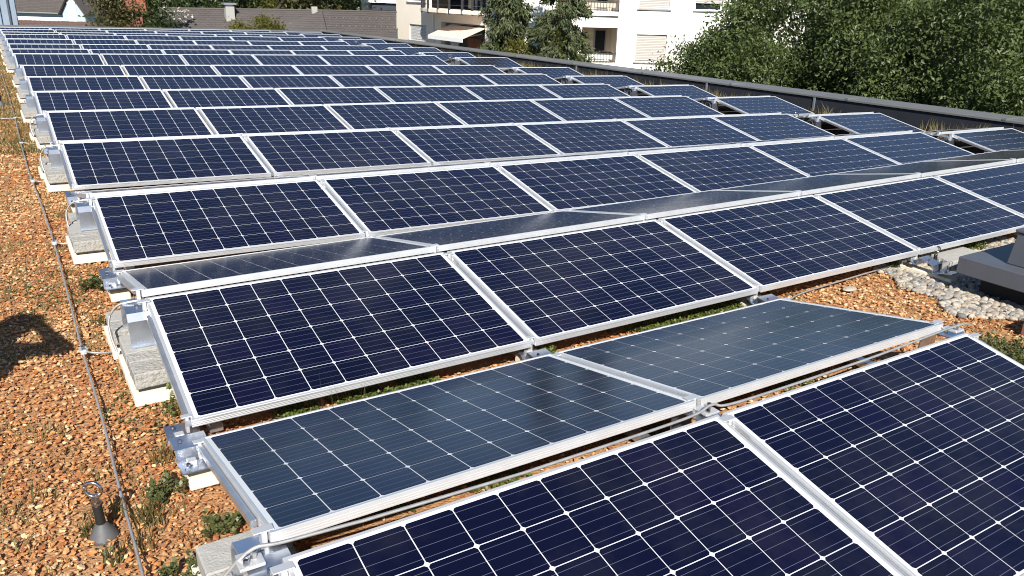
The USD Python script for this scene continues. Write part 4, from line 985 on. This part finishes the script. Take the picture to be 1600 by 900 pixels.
# ---- houses at upper left
def gable_house(name, label, x0, x1, y0, y1, eave, ridge, wall, roof, cols, rows, seed, axis='x'):
    t = thing(name, label, 'house')
    obj('wall', MB().box(x0, x1, y0, y1, -8, eave - 0.02).get(), wall, t)
    if axis == 'x':
        ym = (y0 + y1) / 2
        slope('roof_tiles', (x0 - 0.3, y0 - 0.4, eave - 0.15), (x1 + 0.3, y0 - 0.4, eave - 0.15), (x0 - 0.3, ym, ridge), (x1 + 0.3, ym, ridge), cols, rows, 0.03, roof, t, seed=seed)
        slope('roof_tiles', (x1 + 0.3, y1 + 0.4, eave - 0.15), (x0 - 0.3, y1 + 0.4, eave - 0.15), (x1 + 0.3, ym, ridge), (x0 - 0.3, ym, ridge), cols, rows, 0.03, roof, t, seed=seed + 1)
        for x in (x0, x1): obj('gable', MB().add([(x, y0, eave), (x, y1, eave), (x, ym, ridge - 0.1)], [(0, 1, 2), (0, 2, 1)]).get(), wall, t)
    else:
        xm = (x0 + x1) / 2
        slope('roof_tiles', (x0 - 0.4, y1 + 0.3, eave - 0.15), (x0 - 0.4, y0 - 0.5, eave - 0.15), (xm, y1 + 0.3, ridge), (xm, y0 - 0.5, ridge), cols, rows, 0.03, roof, t, seed=seed)
        slope('roof_tiles', (x1 + 0.4, y0 - 0.5, eave - 0.15), (x1 + 0.4, y1 + 0.3, eave - 0.15), (xm, y0 - 0.5, ridge), (xm, y1 + 0.3, ridge), cols, rows, 0.03, roof, t, seed=seed + 1)
        for y in (y0, y1): obj('gable', MB().add([(x0, y, eave), (x1, y, eave), (xm, y, ridge - 0.1)], [(0, 1, 2), (0, 2, 1)]).get(), wall, t)
    return t
VIEWYAW = math.atan2(FWD[0], FWD[1])
far_xf = rotz(-VIEWYAW, (CAM[0], CAM[1], 0.0))       # streets behind run square to the array's diagonal
h = thing('tiled_house', 'house with a red clay tiled roof and small skylight at upper left', 'house', far_xf)
obj('wall', MB().box(-68.0, -57.0, 128.5, 146, -9, -4.6).get(), BRICKRED, h)
slope('roof_tiles', (-68.6, 128, -4.5), (-56.4, 128, -4.5), (-68.6, 137, 0.1), (-56.4, 137, 0.1), 46, 24, 0.05, REDTILE, h, seed=11)
slope('roof_tiles', (-56.4, 146.5, -4.5), (-68.6, 146.5, -4.5), (-56.4, 137.02, 0.1), (-68.6, 137.02, 0.1), 30, 16, 0.05, REDTILE, h, seed=12)
for x in (-68.0, -57.0): obj('gable', MB().add([(x, 128.6, -4.6), (x, 146, -4.6), (x, 137, -0.15)], [(0, 1, 2), (0, 2, 1)]).get(), BRICKRED, h)
v, f = MB().box(-64.9, -63.9, 0, 1.0, 0.05, 0.16, 0.01).get(); ca, sa = 9 / math.hypot(9, 4.6), 4.6 / math.hypot(9, 4.6)
obj('skylight', (np.stack([v[:, 0], 130.4 + v[:, 1] * ca - v[:, 2] * sa, -3.27 + v[:, 1] * sa + v[:, 2] * ca], 1), f), WHITE, h)
h = thing('gabled_house', 'pale blue white house with a dark grey roof and gable at upper left', 'house', far_xf)
obj('wall', MB().box(-74, -64.3, 119.7, 128, -9, -3.05).get(), BLUEWALL, h)
slope('roof_tiles', (-74.5, 119, -3.2), (-63.8, 119, -3.2), (-74.5, 124, -0.1), (-63.0, 124, -0.1), 30, 16, 0.04, GREYTILE, h, seed=15)
obj('eave_band', MB().box(-74, -64.3, 119.55, 119.69, -4.4, -3.75).get(), WHITE, h)
obj('gutter', MB().tube([(-74.5, 118.95, -3.22), (-64.0, 118.95, -3.22)], 0.07, 6).get(), TRIM, h)
obj('gable_wall', MB().prism([(-64.25, -9), (-61.15, -9), (-61.15, -2.95), (-62.7, -0.45), (-64.25, -2.95)], 118.0, 127, 'y').get(), BLUEWALL, h)
obj('white_corner_wall', MB().box(-63.35, -62.2, 117.85, 117.99, -9, -1.6).get(), WHITE, h)
for sx in (-1, 1):
    e = -62.7 + sx * 1.9
    obj('gable_roof', MB().prism([(-62.7, -0.30), (e, -3.36), (e, -3.20), (-62.7, -0.10)] if sx < 0 else [(-62.7, -0.10), (e, -3.20), (e, -3.36), (-62.7, -0.30)], 117.3, 127.2, 'y').get(), GREYTILE, h)
t = thing('brown_roof', 'low brown tiled roof strip just behind the far parapet at left', 'roof')
slope('roof_tiles', (0.0, 42.2, -1.9), (5.6, 42.0, -1.9), (0.2, 46.5, -0.60), (5.6, 44.9, -0.66), 26, 16, 0.03, BROWNTILE, t, seed=17)
obj('wall', MB().box(0.4, 5.4, 43.4, 44.6, -8, -1.78).get(), RENDER_CREAM, t)
t = thing('metal_duct', 'tall blue grey ribbed metal shaft at the upper left corner', 'ventilation shaft')
obj('body', MB().box(-1.6, 0.93, 40.2, 41.6, -8, 2.2, 0.01).get(), BLUEMETAL, t)
for x in (-1.1, -0.65, -0.2, 0.25, 0.62, 0.86): obj('rib', MB().box(x - 0.04, x + 0.04, 40.10, 40.197, -7.9, 2.15, 0.01).get(), BLUEMETAL if x != 0.62 else SLATE, t)
t = thing('green_house', 'white and green house with a dark fascia left of the cream wing', 'house', far_xf)
obj('wall', MB().box(-10.28, -4.0, 58.0, 63, -8, 0.06).get(), GREENWALL, t)
obj('side_wall', MB().box(-10.95, -10.3, 58.2, 63, -8, 1.0).get(), WHITE, t)
obj('fascia', MB().box(-10.25, -4.0, 57.7, 62.9, 0.065, 0.52).get(), NAVY, t)
obj('roof_edge', MB().box(-10.5, -3.8, 57.5, 63, 0.53, 0.66).get(), WHITE, t)
obj('upper_wall', MB().box(-10.2, -4.0, 58.6, 62.8, 0.67, 4.0).get(), WHITE, t)
obj('window_band', MB().box(-8.6, -6.0, 57.93, 57.99, -0.75, -0.25, 0.01).get(), WHITE, t)
t = thing('brick_house', 'narrow red brick gable beside the browning tree', 'house')
obj('wall', MB().box(6.5, 7.1, 46.5, 48.5, -8, -0.1).get(), BRICKRED, t)
obj('roof', MB().prism([(6.2, -0.15), (7.15, 1.1), (7.3, 1.1), (7.3, -0.15)], 46.2, 48.8, 'y').get(), REDTILE, t)

# ------------------------------------------------------------------ person standing just left of the picture, whose shadow falls into it
def person():
    def chain(js):
        out = None
        for (p, a), (q, b) in js:
            s = []
            for c, rr in ((p, a), (q, b)):
                sp = manifold3d.Manifold.sphere(rr, 20).translate(list(map(float, c))); s.append(sp)
            hh = manifold3d.Manifold.batch_hull(s); out = hh if out is None else out + hh
        return out
    def fin(mf, L=0.03, it=8):
        g = mf.refine_to_length(L).to_mesh(); t = trimesh.Trimesh(g.vert_properties[:, :3], g.tri_verts)
        trimesh.smoothing.filter_taubin(t, iterations=it); return t
    J = lambda x, y, z: np.array([x, y, z])
    body = []
    hipL, hipR, kL, kR, aL, aR = J(-.09, 0, .86), J(.09, 0, .86), J(-.11, .02, .47), J(.11, .02, .47), J(-.12, 0, .09), J(.12, 0, .09)
    body += [((hipL, .095), (kL, .062)), ((kL, .060), (aL, .042)), ((hipR, .095), (kR, .062)), ((kR, .060), (aR, .042))]
    body += [((aL, .045), (aL + [0, .15, -.05], .035)), ((aR, .045), (aR + [0, .15, -.05], .035))]
    body += [((J(-.07, 0, .90), .125), (J(-.08, .0, 1.14), .125)), ((J(.07, 0, .90), .125), (J(.08, .0, 1.14), .125)), ((J(-.10, 0, 1.12), .12), (J(-.14, 0, 1.32), .075)), ((J(.10, 0, 1.12), .12), (J(.14, 0, 1.32), .075)), ((J(-.14, 0, 1.32), .075), (J(.14, 0, 1.32), .075)), ((J(0, 0, 1.30), .09), (J(0, .01, 1.44), .055))]
    sL, sR, eL, eR = J(-.19, 0, 1.33), J(.19, 0, 1.33), J(-.36, .10, 1.24), J(.36, .10, 1.26)
    wL, wR = J(-.10, .30, 1.38), J(.10, .30, 1.36)
    for s, e, w_ in ((sL, eL, wL), (sR, eR, wR)):
        body += [((s, .062), (e, .048)), ((e, .046), (w_, .030))]
    suit = fin(chain(body))
    head = chain([((J(0, .02, 1.53), .085), (J(0, .03, 1.47), .065)), ((J(0, .0, 1.55), .088), (J(0, .02, 1.53), .085)), ((J(0, .115, 1.505), .012), (J(0, .10, 1.535), .009))])
    for sx in (-1, 1): head = head + manifold3d.Manifold.sphere(0.02, 12).scale([0.5, 1, 1.5]).translate([sx * .088, .01, 1.52])
    head = fin(head, 0.012, 4)
    hair = fin(chain([((J(0, -.015, 1.565), .095), (J(0, -.025, 1.50), .088))]), 0.02, 4)
    hands = []
    for sx, w_ in ((-1, wL), (1, wR)):
        palm = w_ + [-sx * .02, .03, .035]
        hd = chain([((w_, .026), (palm, .024))])
        for q in range(4):
            b0 = palm + [-sx * .004, .012 - .006 * q, .018 - .016 * q]; b1 = b0 + [-sx * (.030 + .004 * (q == 1)), .018, .002]; b2 = b1 + [-sx * .022, -.006, 0]
            hd = hd + chain([((b0, .0095), (b1, .0085)), ((b1, .0085), (b2, .007))])
        th = palm + [-sx * .01, -.02, -.005]; hd = hd + chain([((th, .010), (th + [-sx * .02, -.012, .022], .009)), ((th + [-sx * .02, -.012, .022], .009), (th + [-sx * .036, -.005, .030], .0075))])
        hands.append(fin(hd, 0.006, 2))
    P0 = np.array([-1.444, -1.003]); face = math.atan2(SUN[0], SUN[1])
    yaw = 0.459     # faces along the shadow
    t = thing('person', 'person in a dark jacket just left of the picture, both arms raised holding a phone', 'person', rotz(-yaw, (P0[0], P0[1], float(zroof(P0[0], P0[1])))))
    bd = obj('body', head, SKIN, t, smooth=True)
    obj('clothing', suit, JACKET, t, smooth=True)
    obj('hair', hair, HAIR, t, smooth=True)
    for h_ in hands: obj('hand', h_, SKIN, t, smooth=True)
    for sx in (-1, 1): obj('eye', trimesh.creation.icosphere(subdivisions=2, radius=0.012).apply_translation([sx * .032, .098, 1.53]), WHITE, t, smooth=True)
    obj('mouth', MB().box(-.022, .022, .094, .101, 1.462, 1.468, 0.002).get(), REDTILE, t)
    ph = thing('phone', 'dark phone held up by the person left of the picture', 'phone', rotz(-yaw, (P0[0], P0[1], float(zroof(P0[0], P0[1])))))
    obj('body', MB().box(-.075, .075, .345, .353, 1.36, 1.44, 0.003).get(), BLACK, ph)
    obj('screen', MB().box(-.07, .07, .3435, .3449, 1.364, 1.436).get(), GLASS, ph)
person()
